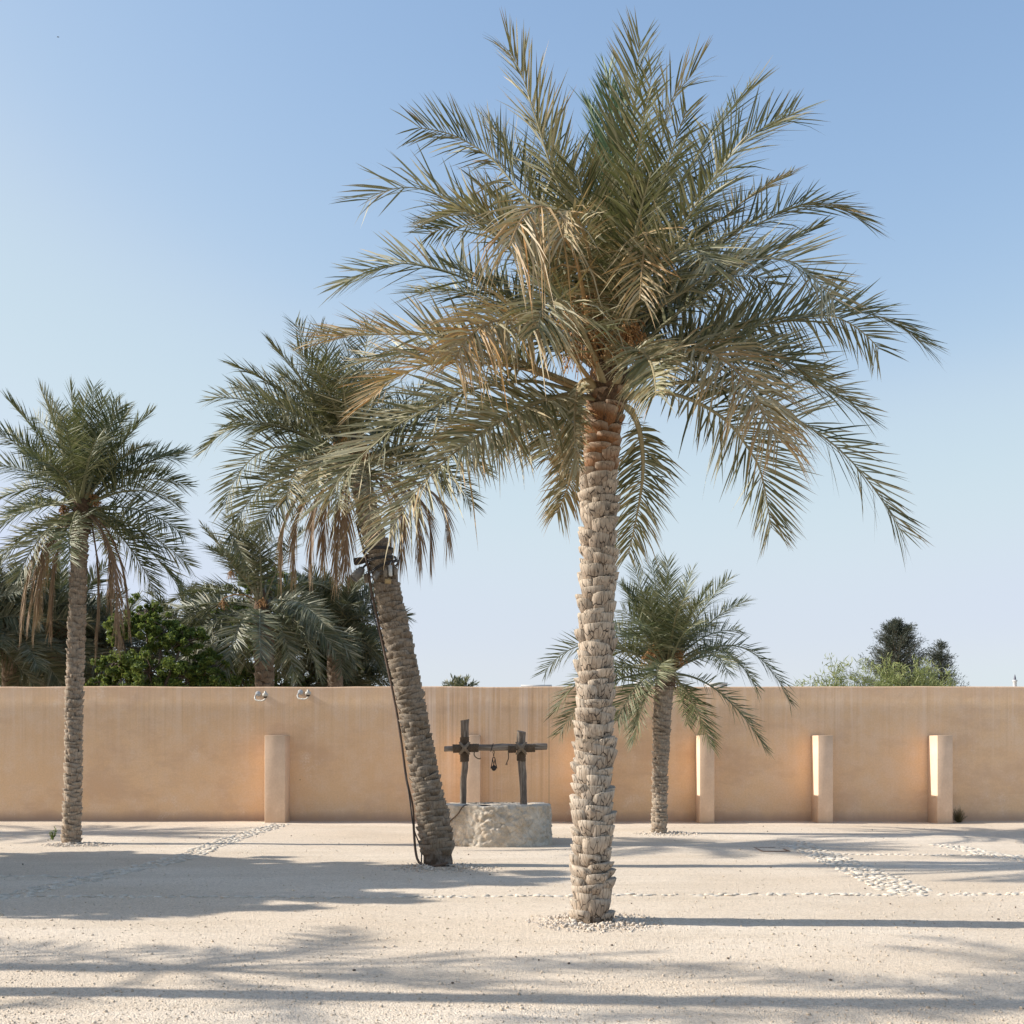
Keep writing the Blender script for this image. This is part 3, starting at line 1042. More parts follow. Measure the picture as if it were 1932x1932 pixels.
tips_palm(lean, (664, 868), DLc, tips, MAT['frond'], 2.25, .10, kw, 5, dead, 10)
for sd, (dx, dz) in enumerate(((-.25, .05), (.2, .1), (-.05, .2))):
    dates(lean, P(664, 860, DLc), np.array([dx, -.25, dz]), MAT['dates'], 40, .35, 20 + sd)

# ---- left palm
D1 = ground_d(1591)
base = G(134, 1591)
left = palm_root(base, "slim date palm at the left with many brown hanging dead fronds", "date palms in the court")
axis = [P(134, 1597, D1), P(138, 1450, D1), P(141, 1296, D1), P(147, 1120, D1), P(152, 985, D1)]
trunk_mesh(axis, [.140, .122, .120, .122, .122, .118, .115], pitch=.080, per=5, prot=.042, seed=41, hw=1.0, s0=.003, fresh=.7).build("trunk", MAT['trunk_small'], left)
crown_fibre(left, [P(152, 1005, D1), P(155, 960, D1), P(157, 900, D1)], [.16, .14, .05], 7)
kw = dict(L=.48, n=66, droop=.07, wid=.026, tipdry=.1)
tips = [(3, 742, .2), (70, 719, -.5), (130, 712, .6), (179, 712, .6), (223, 739, .8), (249, 762, .5), (296, 769, -.1), (286, 839, -.4, (225, 870)),
        (352, 876, .3, (262, 870)), (369, 927, .2, (280, 905)), (352, 960, -.6, (262, 925)), (361, 1024, -.4, (270, 965)), (369, 1080, .2, (275, 1005)),
        (352, 1130, -.5, (262, 1020)), (299, 1130, .7, (235, 1020)), (0, 812, .4), (-25, 880, .2), (-30, 960, .4, (70, 920)), (-40, 1020, 0, (60, 960)),
        (18, 972, -1, (85, 950)), (-35, 1095, .3, (50, 1010)), (27, 1104, -.6, (80, 1010), .3), (133, 1072, -1, (133, 1000), .15), (116, 775, -1),
        (186, 825, -1), (100, 745, 1), (200, 735, -.6), (160, 740, -.8), (60, 780, 1), (250, 800, 1), (320, 900, 1), (40, 860, -1), (215, 1060, 1, (185, 1000)),
        (95, 1075, 1, (120, 1000)), (60, 900, 1), (240, 870, 1)]
dead = [(37, 1210, -.4, 18), (60, 1214, -.2, 16), (50, 1190, .3, 20), (93, 1210, .3, 10), (179, 1244, .3, 6), (224, 1237, -.3, -6), (247, 1204, .3, -16), (206, 1144, .8, 0),
        (70, 1180, .8, 14)]
tips_palm(left, (155, 955), D1, tips, MAT['frond_green'], 2.35, .10, kw, 6, dead, 8)
for sd, (dx, dz) in enumerate(((-.3, -.02), (.25, .12), (.12, .25))):
    dates(left, P(155, 950, D1), np.array([dx, -.05, dz]), MAT['dates'], 26, .22, 30 + sd)

# ---- right palm near the wall
D2 = ground_d(1572)
base = G(1244, 1572)
right = palm_root(base, "short date palm before the right half of the wall, green arching crown", "date palms in the court")
axis = [P(1244, 1578, D2), P(1245, 1480, D2), P(1248, 1380, D2), P(1252, 1305, D2), P(1256, 1270, D2)]
trunk_mesh(axis, [.128, .122, .124, .134, .145, .155, .15], pitch=.074, per=5, prot=.042, seed=51, hw=1.0, s0=.003, fresh=.6).build("trunk", MAT['trunk_small'], right)
crown_fibre(right, [P(1256, 1295, D2), P(1258, 1255, D2), P(1259, 1200, D2)], [.19, .15, .05], 8)
kw = dict(L=.46, n=62, droop=.09, wid=.024, tipdry=.12)
tips = [(1228, 1043, .6), (1260, 1040, -.3), (1311, 1063, .7), (1388, 1081, .1), (1423, 1129, .3), (1409, 1194, .9), (1376, 1282, -.8, (1338, 1232), .12),
        (1501, 1350, .2, (1400, 1222)), (1435, 1322, .7, (1372, 1240)), (1456, 1432, -.2, (1362, 1310)), (1346, 1423, .5, (1307, 1325)), (1195, 1408, -.4, (1217, 1318)),
        (1159, 1372, -.3, (1205, 1290)), (1046, 1402, .2, (1130, 1300)), (1037, 1363, .5, (1120, 1270)), (1014, 1288, .3, (1112, 1215)), (1165, 1093, .1), (1189, 1054, .5),
        (1165, 1146, -.5), (1239, 1303, -1, (1243, 1255), .2), (1287, 1128, -1, None, .22), (1171, 1206, -.8), (1255, 1080, -.8), (1330, 1130, -.8), (1215, 1110, -.7),
        (1300, 1100, 1), (1200, 1150, 1), (1350, 1180, 1), (1140, 1250, .8, (1190, 1230)), (1400, 1260, 1, (1340, 1220)), (1110, 1320, .9, (1180, 1260)),
        (1300, 1380, 1, (1280, 1300)), (1320, 1180, -1), (1200, 1180, -1)]
tips_palm(right, (1257, 1262), D2, tips, MAT['frond_green'], 2.35, .10, kw, 9, (), 10, efill=(.1, 1.2))
for sd, (dx, dz) in enumerate(((-.3, .35), (-.22, .5), (.2, .35))):
    dates(right, P(1257, 1262, D2), np.array([dx, -.2, dz]), MAT['dates'], 40, .36, 40 + sd)

# ---- palms behind the wall
kwb = dict(L=.58, n=62, droop=.12, wid=.042, tipdry=.08)
DA = 29.0
pa = palm_root((P(497, 1300, DA)[0], DA, 0), "squat date palm behind the wall above the left pillar, wide drooping crown", "date palms beyond the wall")
trunk_mesh([np.array([P(500, 1300, DA)[0], DA, -.05]), P(499, 1300, DA), P(496, 1170, DA)], [.22, .22, .22, .24], pitch=.13, per=5, prot=.045, seed=61, nu=6).build("trunk", MAT['trunk_far'], pa)
crown_fibre(pa, [P(496, 1180, DA), P(494, 1145, DA), P(492, 1110, DA)], [.27, .2, .08], 9)
tips = [(266, 1180, .2, (380, 1140)), (275, 1215, -.3, (385, 1150)), (329, 1285, -.4, (400, 1180)), (359, 1290, -.6, (425, 1185)), (422, 1288, -.8, (450, 1185)), (492, 1262, -1, (490, 1180)),
        (558, 1292, -.6, (532, 1190)), (604, 1290, -.5, (560, 1180)), (591, 1152, .2, (555, 1115)), (375, 985, .6, (430, 1050)), (478, 1090, -.4, (432, 1000)), (640, 1240, -.3, (570, 1160)),
        (680, 1270, .1, (600, 1165)), (640, 1120, .6, (570, 1100)), (400, 1030, .5, (440, 1060)), (450, 1020, 1), (520, 1010, 1), (350, 1120, .8, (420, 1110)), (330, 1200, .8, (410, 1140)),
        (580, 1210, .8, (540, 1140)), (460, 1270, .7, (470, 1180)), (620, 1190, -.9, (560, 1135)), (300, 1150, .6, (395, 1115)), (530, 1280, .6, (520, 1190))]
tips_palm(pa, (494, 1140), DA, tips, MAT['frond_far'], 3.3, .14, kwb, 12, (), 6, efill=(.2, 1.0))
for sd, (dx, dz) in enumerate(((.1, .12), (-.9, .1), (-.7, .8))):
    dates(pa, P(494, 1140, DA), np.array([dx, -.3, dz]), MAT['dates'], 20, .3, 50 + sd)


def rand_palm(base, H, L, label, mat, seed, nf=34, group="date palms beyond the wall", kw=None, elo=-.75, dead=0, rt=.2, lean=(0, 0)):
    r = np.random.default_rng(seed)
    b = np.array([base[0], base[1], 0.])
    root = palm_root(b, label, group)
    topp = b + np.array([lean[0], lean[1], H])
    trunk_mesh([b - ZUP * .05, b * .5 + topp * .5 + np.array([lean[0] * .1, 0, 0]), topp], [rt * 1.05, rt, rt * .95, rt], pitch=.12, per=5, prot=.045, seed=seed, nu=6).build("trunk", MAT['trunk_far'], root)
    crown_fibre(root, [topp - ZUP * .2, topp + ZUP * .15, topp + ZUP * .4], [rt * 1.15, rt * .9, .05], seed)
    k0 = dict(kwb if kw is None else kw)
    for i in range(nf):
        a = i * 2.399 + r.normal(0, .25)
        f = (i + .5) / nf
        e = elo + (1.42 - elo) * f ** 1.1 + r.normal(0, .08)
        B = topp + np.array([math.cos(a) * rt * .6, math.sin(a) * rt * .6, .35 * f])
        Ln = L * r.uniform(.85, 1.05) * (1 - .25 * max(0, f - .75) / .25)
        Tp = B + Ln * np.array([math.cos(e) * math.cos(a), math.cos(e) * math.sin(a), math.sin(e)])
        k = dict(k0)
        k['gshift'] = r.normal(0, .1)
        k['dry'] = max(0, .12 * (1 - f) + r.normal(0, .04))
        add_frond(root, arc(B, Tp, None, .12 + .2 * (1 - f)), mat, **k)
    return root


def xat(px, d):
    return (px - CX) / F_PX * d


rand_palm((xat(632, 31), 31.0), 4.35, 2.0, "date palm behind the wall, right of the squat palm and left of the leaning trunk", MAT['frond_far'], 71, 44)
rand_palm((xat(20, 30.2), 30.2), 4.2, 2.4, "date palm behind the wall at the far left edge, grey green", MAT['frond_far'], 72, 34)
rp = rand_palm((xat(112, 31.5), 31.5), 4.4, 2.3, "date palm behind the wall with reddish date bunches beside the slim left trunk", MAT['frond_far'], 73, 34)
for sd, (dx, dz) in enumerate(((.15, .3), (.35, .2), (-.3, .2))):
    dates(rp, np.array([xat(112, 31.5), 31.5, 4.6]), np.array([dx, -.5, dz]), MAT['dates_red'], 50, .5, 60 + sd)
rand_palm((xat(195, 32.5), 32.5), 3.7, 2.3, "low dark date palm behind the wall between the slim left palm and the green tree", MAT['frond_far'], 74, 34)
rand_palm((xat(-70, 29.2), 29.2), 4.3, 2.5, "date palm behind the wall, mostly cut off by the left edge of the photo", MAT['frond_far'], 171, 34)
rand_palm((xat(72, 33.0), 33.0), 3.6, 2.3, "low date palm behind the wall, deep in the row between the two leftmost ones", MAT['frond_far'], 172, 30)
rand_palm((xat(372, 33.5), 33.5), 4.1, 2.4, "date palm behind the wall in the gap between the leafy tree and the squat palm", MAT['frond_far'], 173, 32)
rand_palm((xat(648, 33.0), 33.0), 3.4, 1.7, "low date palm behind the wall touching the leaning trunk's outline from the left", MAT['frond_far'], 174, 40)
rand_palm((xat(868, 85), 85.0), 5.0, 1.55, "tiny far palm whose tips show over the wall above the left well post", MAT['frond_far'], 75, 16, "far palms", dict(L=.7, n=16, droop=.1, wid=.12, tipdry=.05), .1)
rand_palm((xat(828, 110), 110.0), 5.2, 1.5, "tiny far palm peeping over the wall beside the leaning trunk", MAT['frond_far'], 76, 12, "far palms", dict(L=.7, n=14, droop=.1, wid=.12, tipdry=.05), .1)

# ---- palms and a dense tree standing left of the view (they throw the long shadows on the gravel)
kwo = dict(L=.46, n=40, droop=.12, wid=.04, tipdry=.1)
GO = "palms left of the view"
rand_palm((-7.6, 7.75), 6.2, 2.7, "date palm standing left of the view, throwing the long frond shadows in the foreground", MAT['frond'], 81, 17, GO, dict(kwo, n=36), rt=.12)
rand_palm((-10.6, 8.75), 4.6, 2.5, "shorter date palm left of the view, shading the gravel at the lower left", MAT['frond'], 82, 13, GO, dict(kwo, n=32), rt=.11)
rand_palm((-17.6, 21.6), 5.0, 2.4, "date palm left of the view close to the wall, shading the gravel there", MAT['frond_green'], 83, 32, GO, kwo)


# ------------------------------------------------------------------ broadleaf trees and bushes
def leaf_cloud(m, centers, rads, per, size, seed, squash=1.0, shell=.55):
    r = np.random.default_rng(seed)
    c = np.repeat(np.asarray(centers, float), per, 0)
    R = np.repeat(np.asarray(rads, float), per)
    d = norm(r.normal(size=(len(c), 3)))
    p = c + d * (R * (shell + (1 - shell) * r.random(len(c))) * r.uniform(.7, 1.0, len(c)))[:, None] * np.array([1, 1, squash])
    u = norm(r.normal(size=p.shape) + np.array([0, 0, -.25]))
    v = norm(np.cross(u, r.normal(size=p.shape)))
    s = size * r.uniform(.6, 1.3, len(p))[:, None]
    V = np.stack([p - u * s, p + v * s * .42, p + u * s, p - v * s * .42], 1).reshape(-1, 3)
    Q = (np.arange(len(p)) * 4)[:, None] + np.arange(4)[None]
    C = np.zeros((len(p), 4, 3))
    C[..., 1] = np.clip(r.normal(.5, .25, len(p)), 0, 1)[:, None]
    C[..., 0] = (r.random(len(p)) < .03)[:, None] * .6
    C[..., 2] = r.random(len(p))[:, None]
    m.add(V, Q, None, C.reshape(-1, 3))


def broad_tree(x, y, H, blobs, label, seed, size=.075, per=260, nclump=26, mat='broad', cat="tree", group=None):
    r = np.random.default_rng(seed)
    root = thing("broadleaf_tree", (x, y, 0), label, cat, group)
    t = M()
    b = np.array([x, y, -.05])
    fork = np.array([x, y, H * .28])
    t.tube(catmull([b, b * .5 + fork * .5 + r.normal(0, .04, 3), fork], 8), np.linspace(.17, .11, 8), 8)
    f = M()
    for (bx, by, bz, br) in blobs:
        c = np.array([x + bx, y + by, bz])
        t.tube(catmull([fork, fork * .5 + c * .5 + r.normal(0, .15, 3), c], 8), np.linspace(.09, .02, 8), 6)
        d = norm(r.normal(size=(nclump, 3)))
        cc = c + d * br * r.uniform(.3, 1.18, nclump)[:, None] * np.array([1, 1, .85])
        for q in cc[::2]:
            t.tube(catmull([c, c * .5 + q * .5 + r.normal(0, .08, 3), q], 5), np.linspace(.02, .006, 5), 4)
        leaf_cloud(f, cc, r.uniform(.14, .36, nclump) * br * .85, per, size, seed + int(bz * 10), .8, .2)
    t.build("trunk", MAT['bark'], root, smooth=True)
    f.build("crown", MAT[mat], root)
    return root


s = 30.6 / F_PX
broad_tree(xat(288, 27.4), 27.4, 3.9, [(-.75, 0, 4.3, .42), (-.25, .2, 4.75, .42), (.25, -.1, 4.2, .5), (.75, -.1, 4.0, .5), (-.75, -.2, 3.5, .6), (.0, -.3, 3.3, .75), (.85, -.1, 3.2, .7), (-.5, 0, 2.7, .75), (.5, 0, 2.6, .8), (1.3, 0, 3.4, .45), (1.5, .1, 2.8, .6), (-1.2, 0, 3.0, .45)],
           "bright green leafy tree behind the wall between the slim palm and the squat palm", 201, .045, 120, 44, "broad", "tree", "leafy trees beyond the wall")
broad_tree(xat(520, 32.8), 32.8, 6.0, [(-.3, 0, 6.0, .75), (.5, .1, 5.7, .8), (-.9, 0, 5.2, .9), (1.2, 0, 4.9, .9), (0, .2, 4.6, 1.2), (1.6, 0, 3.8, 1.1), (-1.2, 0, 3.8, 1.1), (.2, 0, 3.2, 1.3), (2.3, 0, 4.7, .7)],
           "tall bright green leafy tree behind the crown of the squat palm", 202, .050, 130, 55, "broad", "tree", "leafy trees beyond the wall")
broad_tree(xat(238, 34), 34.0, 4.0, [(-1.0, 0, 3.2, .9), (.2, 0, 3.1, 1.0), (1.4, 0, 3.2, 1.0), (2.6, .2, 3.3, 1.0), (-2.2, 0, 3.0, .9)],
           "low dark tree filling the gap behind the leafy tree and the slim palm", 203, .08, 150, 22, "dark_leaf", "tree", "leafy trees beyond the wall")
broad_tree(-11.6, 14.2, 6.2, [(0, .3, 4.6, 1.6), (-.8, 1.6, 3.9, 1.3), (-.2, -1.6, 3.5, 1.35), (1.2, .2, 4.0, 1.3), (-1.6, 0, 3.7, 1.4), (.6, 1.0, 5.4, 1.1), (.4, .2, 5.6, 1.0), (-.6, .1, 2.9, 1.5), (.6, -.3, 2.1, 1.4), (.3, .9, 2.2, 1.3), (0, -1.4, 2.2, 1.4), (0, 1.8, 2.6, 1.2), (.2, -2.0, 3.9, 1.15), (-.6, -2.1, 3.4, 1.2), (.9, -1.5, 4.4, 1.0), (0, 2.2, 3.6, 1.2)],
           "dense leafy tree left of the view, throwing the broad shadow over the leaning palm", 204, .14, 110, 60, "broad", "tree", "leafy trees left of the view")


def needle_tree(x, y, H, W, label, seed, n=150, per=46, name="casuarina_tree", grp=None):
    r = np.random.default_rng(seed)
    root = thing(name, (x, y, 0), label, "tree", grp)
    t = M()
    b = np.array([x, y, -.05])
    top = np.array([x + .05, y, H])
    t.tube(catmull([b, b * .5 + top * .5 + r.normal(0, .05, 3), top], 10), np.linspace(.14, .015, 10), 7)
    f = M()
    for i in range(n):
        h = H * (.28 + .72 * r.random() ** .8)
        fr = h / H
        a = r.uniform(0, 6.28)
        lump = 1 + .38 * vnoise(np.array([[math.cos(a) * 1.6 + seed, math.sin(a) * 1.6, fr * 7]]), seed)[0]
        wmax = max(.06, W * .5 * math.sqrt(max(0.0, 1 - ((fr - .40) / .60) ** 2)) * lump)
        w_ = wmax * r.uniform(.2, 1.0) ** .7
        q0 = np.array([x, y, h - .55 * w_ - .05])
        q1 = np.array([x + math.cos(a) * w_, y + math.sin(a) * w_, h - .04])
        d = norm(q1 - q0)
        t.tube(np.stack([q0, (q0 + q1) / 2, q1]), np.array([.018, .01, .004]), 3, cap=False)
        p = q0 + (q1 - q0) * r.uniform(.25, 1.05, per)[:, None] + r.normal(0, .07, (per, 3))
        u = norm(d + r.normal(0, .55, (per, 3)) + np.array([0, 0, .2]))
        v = norm(np.cross(u, r.normal(size=u.shape)))
        Ln = r.uniform(.07, .18, per)[:, None]
        V = np.stack([p, p + u * Ln * .5 + v * .010, p + u * Ln, p + u * Ln * .5 - v * .010], 1).reshape(-1, 3)
        C = np.zeros((per, 4, 3))
        C[..., 1] = r.random(per)[:, None]
        f.add(V, (np.arange(per) * 4)[:, None] + np.arange(4)[None], None, C.reshape(-1, 3))
    t.build("trunk", MAT['bark'], root)
    f.build("crown", MAT['dark_leaf'], root)


def topz(py, d):
    return HC + (HY - py) / F_PX * d


DN = 44.0
needle_tree(xat(1693, DN), DN, topz(1172, DN), 3.9, "dark feathery tree behind the wall on the right, the taller of the two", 301, 520, 70, grp="dark feathery trees")
needle_tree(xat(1774, DN + 1), DN + 1, topz(1212, DN + 1), 1.9, "smaller dark feathery tree right of the taller one behind the wall", 302, 200, 56, grp="dark feathery trees")


def twig_bush(x, y, H, W, label, seed, n=120, name="thorn_bush", mat='twig_green', zlo=0.3, depth=4, w0=.012, spread=.9):
    r = np.random.default_rng(seed)
    root = thing(name, (x, y, 0), label, "bush", "light green bushes beyond the wall" if mat == 'twig_green' else None)
    t, f = M(), M()
    for i in range(n):
        a = r.uniform(0, 6.28)
        e = r.uniform(.35, 1.25)
        Ln = math.hypot(W, H) * r.uniform(.55, 1.0)
        q = np.array([x, y, zlo]) + np.array([math.cos(a) * W * math.cos(e) * 1.25, math.sin(a) * W * .7 * math.cos(e), (H - zlo) * (math.sin(e) ** .8) * r.uniform(.75, 1.04)])
        pth = catmull([np.array([x, y, 0]), np.array([x, y, zlo]) * .5 + q * .5 + r.normal(0, .06 * W, 3), q], 10)
        t.tube(pth, np.linspace(w0, .003, 10), 3, cap=False)
        m_ = 44
        k = r.integers(4, 10, m_)
        p = pth[k] + r.normal(0, .05, (m_, 3))
        u = norm(norm(pth[-1] - pth[3]) * .5 + r.normal(0, .6, (m_, 3)) + np.array([0, 0, .15]))
        v = norm(np.cross(u, r.normal(size=u.shape)))
        ln = r.uniform(.10, .34, m_)[:, None]
        bend = r.normal(0, .04, (m_, 3))
        V = np.stack([p, p + u * ln * .5 + v * .013 + bend, p + u * ln, p + u * ln * .5 - v * .013 + bend], 1).reshape(-1, 3)
        C = np.zeros((m_, 4, 3))
        C[..., 1] = r.random(m_)[:, None]
        f.add(V, (np.arange(m_) * 4)[:, None] + np.arange(4)[None], None, C.reshape(-1, 3))
    t.build("branches", MAT['twig_green'] if mat == 'twig_green' else MAT[mat], root)
    f.build("foliage", MAT[mat], root)
    return root


DT = 37.0
twig_bush(xat(1705, DT), DT, topz(1236, DT), 1.3, "dense light green thorn bush below the dark feathery tree", 311, 330)
twig_bush(xat(1595, DT - 1), DT - 1, topz(1240, DT - 1), 1.25, "sparse light green thorn bush left of the dense one, over the wall", 312, 190)
twig_bush(xat(1525, DT), DT, topz(1258, DT), .7, "small sparse light green bush at the left end of the row", 313, 110)
twig_bush(xat(1770, DT + 2), DT + 2, topz(1248, DT + 2), .8, "sprawling light green bush at the right end of the row, thin arching twigs", 314, 90)

# dry shrub by the rightmost pillar, weed by the slim palm
c = np.array([xat(1809, 24.1), 24.1, 0])
root = thing("dry_shrub", c, "small dry brownish shrub at the foot of the rightmost pillar", "shrub")
m = M()
r_ = np.random.default_rng(9)
for i in range(170):
    a = r_.uniform(0, 6.28)
    sp = r_.uniform(0, .19)
    q = c + np.array([math.cos(a) * sp, math.sin(a) * sp, r_.uniform(.12, .36) * (1 - sp * 1.6)])
    m.tube(catmull([c + np.array([math.cos(a) * .02, math.sin(a) * .02, -.01]), (c + q) / 2 + r_.normal(0, .02, 3), q], 5), np.linspace(.004, .0015, 5), 3, (r_.random() * .5, r_.random(), r_.random()), cap=False)
m.build("stems", MAT['shrub'], root)
c = G(100, 1585)
root = thing("weed", c, "small green weed sprouting left of the slim palm's foot", "weed")
m, lf = M(), M()
for i in range(9):
    a = r_.uniform(0, 6.28)
    q = c + np.array([math.cos(a) * r_.uniform(.02, .08), math.sin(a) * .05, r_.uniform(.09, .22)])
    pth = catmull([c - ZUP * .01, (c + q) / 2 + r_.normal(0, .01, 3), q], 6)
    m.tube(pth, .0025, 3, (0, .5, 0), cap=False)
    leaf_cloud(lf, pth[2:], np.full(4, .022), 5, .018, 400 + i, 1, .3)
m.build("stems", MAT['broad'], root)
lf.build("leaves", MAT['broad'], root)

# ------------------------------------------------------------------ the well
wc = np.array([xat(937, 19.2), 19.2, 0.])


def sup(th, a, b, e=2.15):
    c_, s_ = np.cos(th), np.sin(th)
    return np.stack([a * np.sign(c_) * np.abs(c_) ** (2 / e), b * np.sign(s_) * np.abs(s_) ** (2 / e)], -1)


well = thing("well", wc, "round whitewashed stone well with lashed timber frame in the gravel court", "well")
nt_, nz_ = 420, 48
th = np.linspace(0, 2 * math.pi, nt_, endpoint=False)
A_, B_, H_ = .865, .98, .62
o2 = sup(th, A_, B_)
zc = np.concatenate([np.linspace(-.06, H_, nz_)])
rows = []
zz, tt2 = np.meshgrid(zc, th, indexing='ij')
out = np.stack([np.repeat(o2[None, :, 0], nz_, 0), np.repeat(o2[None, :, 1], nz_, 0), zz], -1)
nrm = np.stack([out[..., 0] / A_ ** 2, out[..., 1] / B_ ** 2, 0 * zz], -1)
nrm = norm(nrm)
flat = out.reshape(-1, 3)
rs = np.random.default_rng(4)
tc = rs.uniform(0, 2 * math.pi, 420)
cc = sup(tc, A_, B_)
cpts = np.stack([cc[:, 0], cc[:, 1], rs.uniform(-.05, H_ + .05, 420)], 1)
dists = np.linalg.norm((flat[:, None] - cpts[None]) * np.array([1, 1, 1.35]), axis=2)
ds = np.sort(dists, 1)
own = np.argmin(dists, 1)
edge = np.clip((ds[:, 1] - ds[:, 0]) / .035, 0, 1)
bulge = (edge ** .5) * .030 + (rs.random(420)[own] - .5) * .036 + fbm(flat * 9, 2, 3) * .020
plast = np.clip(fbm(flat * 2.2, 31, 2) * 1.3 + .55, 0, 1)       # rendered-over patches
disp = bulge * (.8 - .55 * plast) + fbm(flat * 22, 12, 3) * .013
batter = .05 * (1 - np.clip(flat[:, 2] / H_, 0, 1)) ** 2
out = (flat + nrm.reshape(-1, 3) * (disp + batter)[:, None]).reshape(out.shape)
out[-1, :, 2] += fbm(np.stack([th * 4, th * 0, th * 0], 1), 8, 3) * .014 - .035 * np.clip(out[-1, :, 1] / B_, -.3, 1)
Cc = np.stack([rs.random(420)[own], (1 - edge) * (1 - plast) * .8, 0 * edge], 1).reshape(nz_, nt_, 3)
grid = [out[i] for i in range(nz_)]
cg = [Cc[i] for i in range(nz_)]
for (fs, dz) in ((.95, .012), (.80, .008), (.66, 0), (.62, -.03), (.62, -.62)):
    g2 = out[-1].copy()
    g2[:, :2] *= fs
    g2[:, 2] += dz + fbm(np.stack([g2[:, 0] * 7, g2[:, 1] * 7, g2[:, 0] * 0], 1), 15, 2) * .010
    if dz < -.5:
        g2[:, 2] = .02
    grid.append(g2)
    cg.append(Cc[-1])
M().grid(np.stack(grid) + wc, np.stack(cg), closed=True).build("stone_ring", MAT['well'], well, smooth=True)

WD = 19.15


def log(pts, rads, horiz, seed, k=12):
    r = np.random.default_rng(seed)
    ax = catmull(pts, 26)
    R = np.interp(np.linspace(0, 1, 26), np.linspace(0, 1, len(rads)), rads)
    m = M()
    T = norm(np.gradient(ax, axis=0))
    ref = np.array([0, 1., 0])
    A = norm(np.cross(T, ref))
    B = np.cross(T, A)
    th = np.arange(k) / k * 2 * math.pi
    g = []
    for i in range(26):
        pp = np.stack([np.cos(th) * 2 + seed, np.sin(th) * 2, np.full(k, i * .35)], 1)
        rr = R[i] * (1 + .13 * vnoise(pp, seed) + .05 * vnoise(pp * 3, seed + 1))
        g.append(ax[i] + rr[:, None] * (np.cos(th)[:, None] * A[i] + np.sin(th)[:, None] * B[i]))
    g = np.stack(g)
    # a saw cut, slightly askew
    for e in (0, -1):
        g[e] += T[e] * (np.cos(th + seed) * R[e] * .22)[:, None]
    m.grid(g, np.array([1.0 if horiz else 0.0, 0, 0]), closed=True)
    for e, fl in ((0, 1), (25, 0)):
        c0 = g[e].mean(0)
        j = np.arange(k)
        T3 = np.stack([j, (j + 1) % k, np.full(k, k)], 1)
        m.add(np.vstack([g[e], c0[None]]), None, T3[:, ::-1] if fl else T3, np.array([1.0 if horiz else 0.0, 1.0, 0]))
    return m


def helix(a, b, R, pitch, rr, seed=0, amp=.03):
    a, b = np.asarray(a, float), np.asarray(b, float)
    r = np.random.default_rng(seed)
    ln = np.linalg.norm(b - a)
    turns = ln / pitch
    n_ = int(turns * 12) + 1
    t = np.linspace(0, 1, n_)
    T = (b - a) / ln
    A = norm(np.cross(T, np.array([0, 1., .01])))
    B = np.cross(T, A)
    th = t * turns * 2 * math.pi
    Rr = R * (1 + amp * np.sin(th * .37 + seed))
    return a + T * (t * ln)[:, None] + Rr[:, None] * (np.cos(th)[:, None] * A + np.sin(th)[:, None] * B)


log([P(873.5, 1530, WD), P(874.5, 1475, WD), P(877, 1440, WD), P(876, 1400, WD), P(877.5, 1358, WD)], [.048, .052, .050, .062, .064, .068], False, 3).build("post", MAT['wood'], well, smooth=True)
log([P(988, 1530, WD), P(987, 1480, WD), P(985, 1440, WD), P(983, 1405, WD), P(983.5, 1380, WD)], [.056, .058, .062, .062, .072, .078], False, 7).build("post", MAT['wood'], well, smooth=True)
BD = WD - .11
beam = log([P(838.5, 1413.5, BD), P(877, 1412, BD), P(930, 1410, BD), P(985, 1409.5, BD), P(1031.5, 1408.5, BD)], [.044, .048, .055, .056, .052], True, 5)
beam.build("crossbeam", MAT['wood'], well, smooth=True)
for (px, mt) in ((876.5, 'rope'), (983.5, 'rope')):
    l = M()
    w1, w2 = (855, 870) if px < 900 else (960, 974)
    e1, e2 = (883, 903) if px < 900 else (992, 1010)
    l.tube(helix(P(w1, 1412.5, BD), P(w2, 1412.2, BD), .064, .017, .0095, 1), .0095, 6)
    l.tube(helix(P(e1, 1411.5, BD), P(e2, 1411, BD), .062, .017, .0095, 2), .0095, 6)
    y0, y1 = (1391, 1404) if px < 900 else (1403, 1404)
    if px < 900:
        l.tube(helix(P(px, y0, WD), P(px, y1, WD), .070, .016, .0095, 3), .0095, 6)
    y2 = 1437 if px < 900 else 1436
    l.tube(helix(P(px, 1419, WD), P(px, y2, WD), .069, .016, .0095, 4), .0095, 6)
    lo = l.build("lashing", MAT['rope'], well, smooth=True)
    x = M()
    for k in range(5):
        o = (k - 2) * 2.0
        for sgn in (-1, 1):
            p0, p1 = P(px - sgn * 9 + o * .35, 1400 + abs(o) * .2, BD - .02), P(px + sgn * 9 + o * .35, 1423, BD - .02)
            mid = P(px + o * .6, 1411.5, BD - .085)
            x.tube(catmull([p0, mid, p1], 9), .009, 5)
    x.build("cross_lashing", MAT['rope_pale'], well, smooth=True)
t = M()
t.tube(catmull([P(896, 1416, BD - .06), P(894.5, 1423, BD - .07), P(897, 1428, BD - .07), P(903, 1431.5, BD - .06), P(907, 1431, BD - .05)], 16), .010, 6)
t.build("rope_tail", MAT['rope'], well, smooth=True)
t = M()
t.tube(catmull([P(960, 1408, BD - .06), P(959, 1420, BD - .07), P(959.5, 1430, BD - .07), P(956.5, 1438, BD - .06)], 14), .009, 6)
for e in (-1.6, .3, 1.6):
    t.tube(catmull([P(956.5, 1437.5, BD - .06), P(956 + e * .5, 1440, BD - .06), P(955.5 + e, 1443.5, BD - .055)], 5), .004, 4)
t.build("rope_tail", MAT['rope'], well, smooth=True)

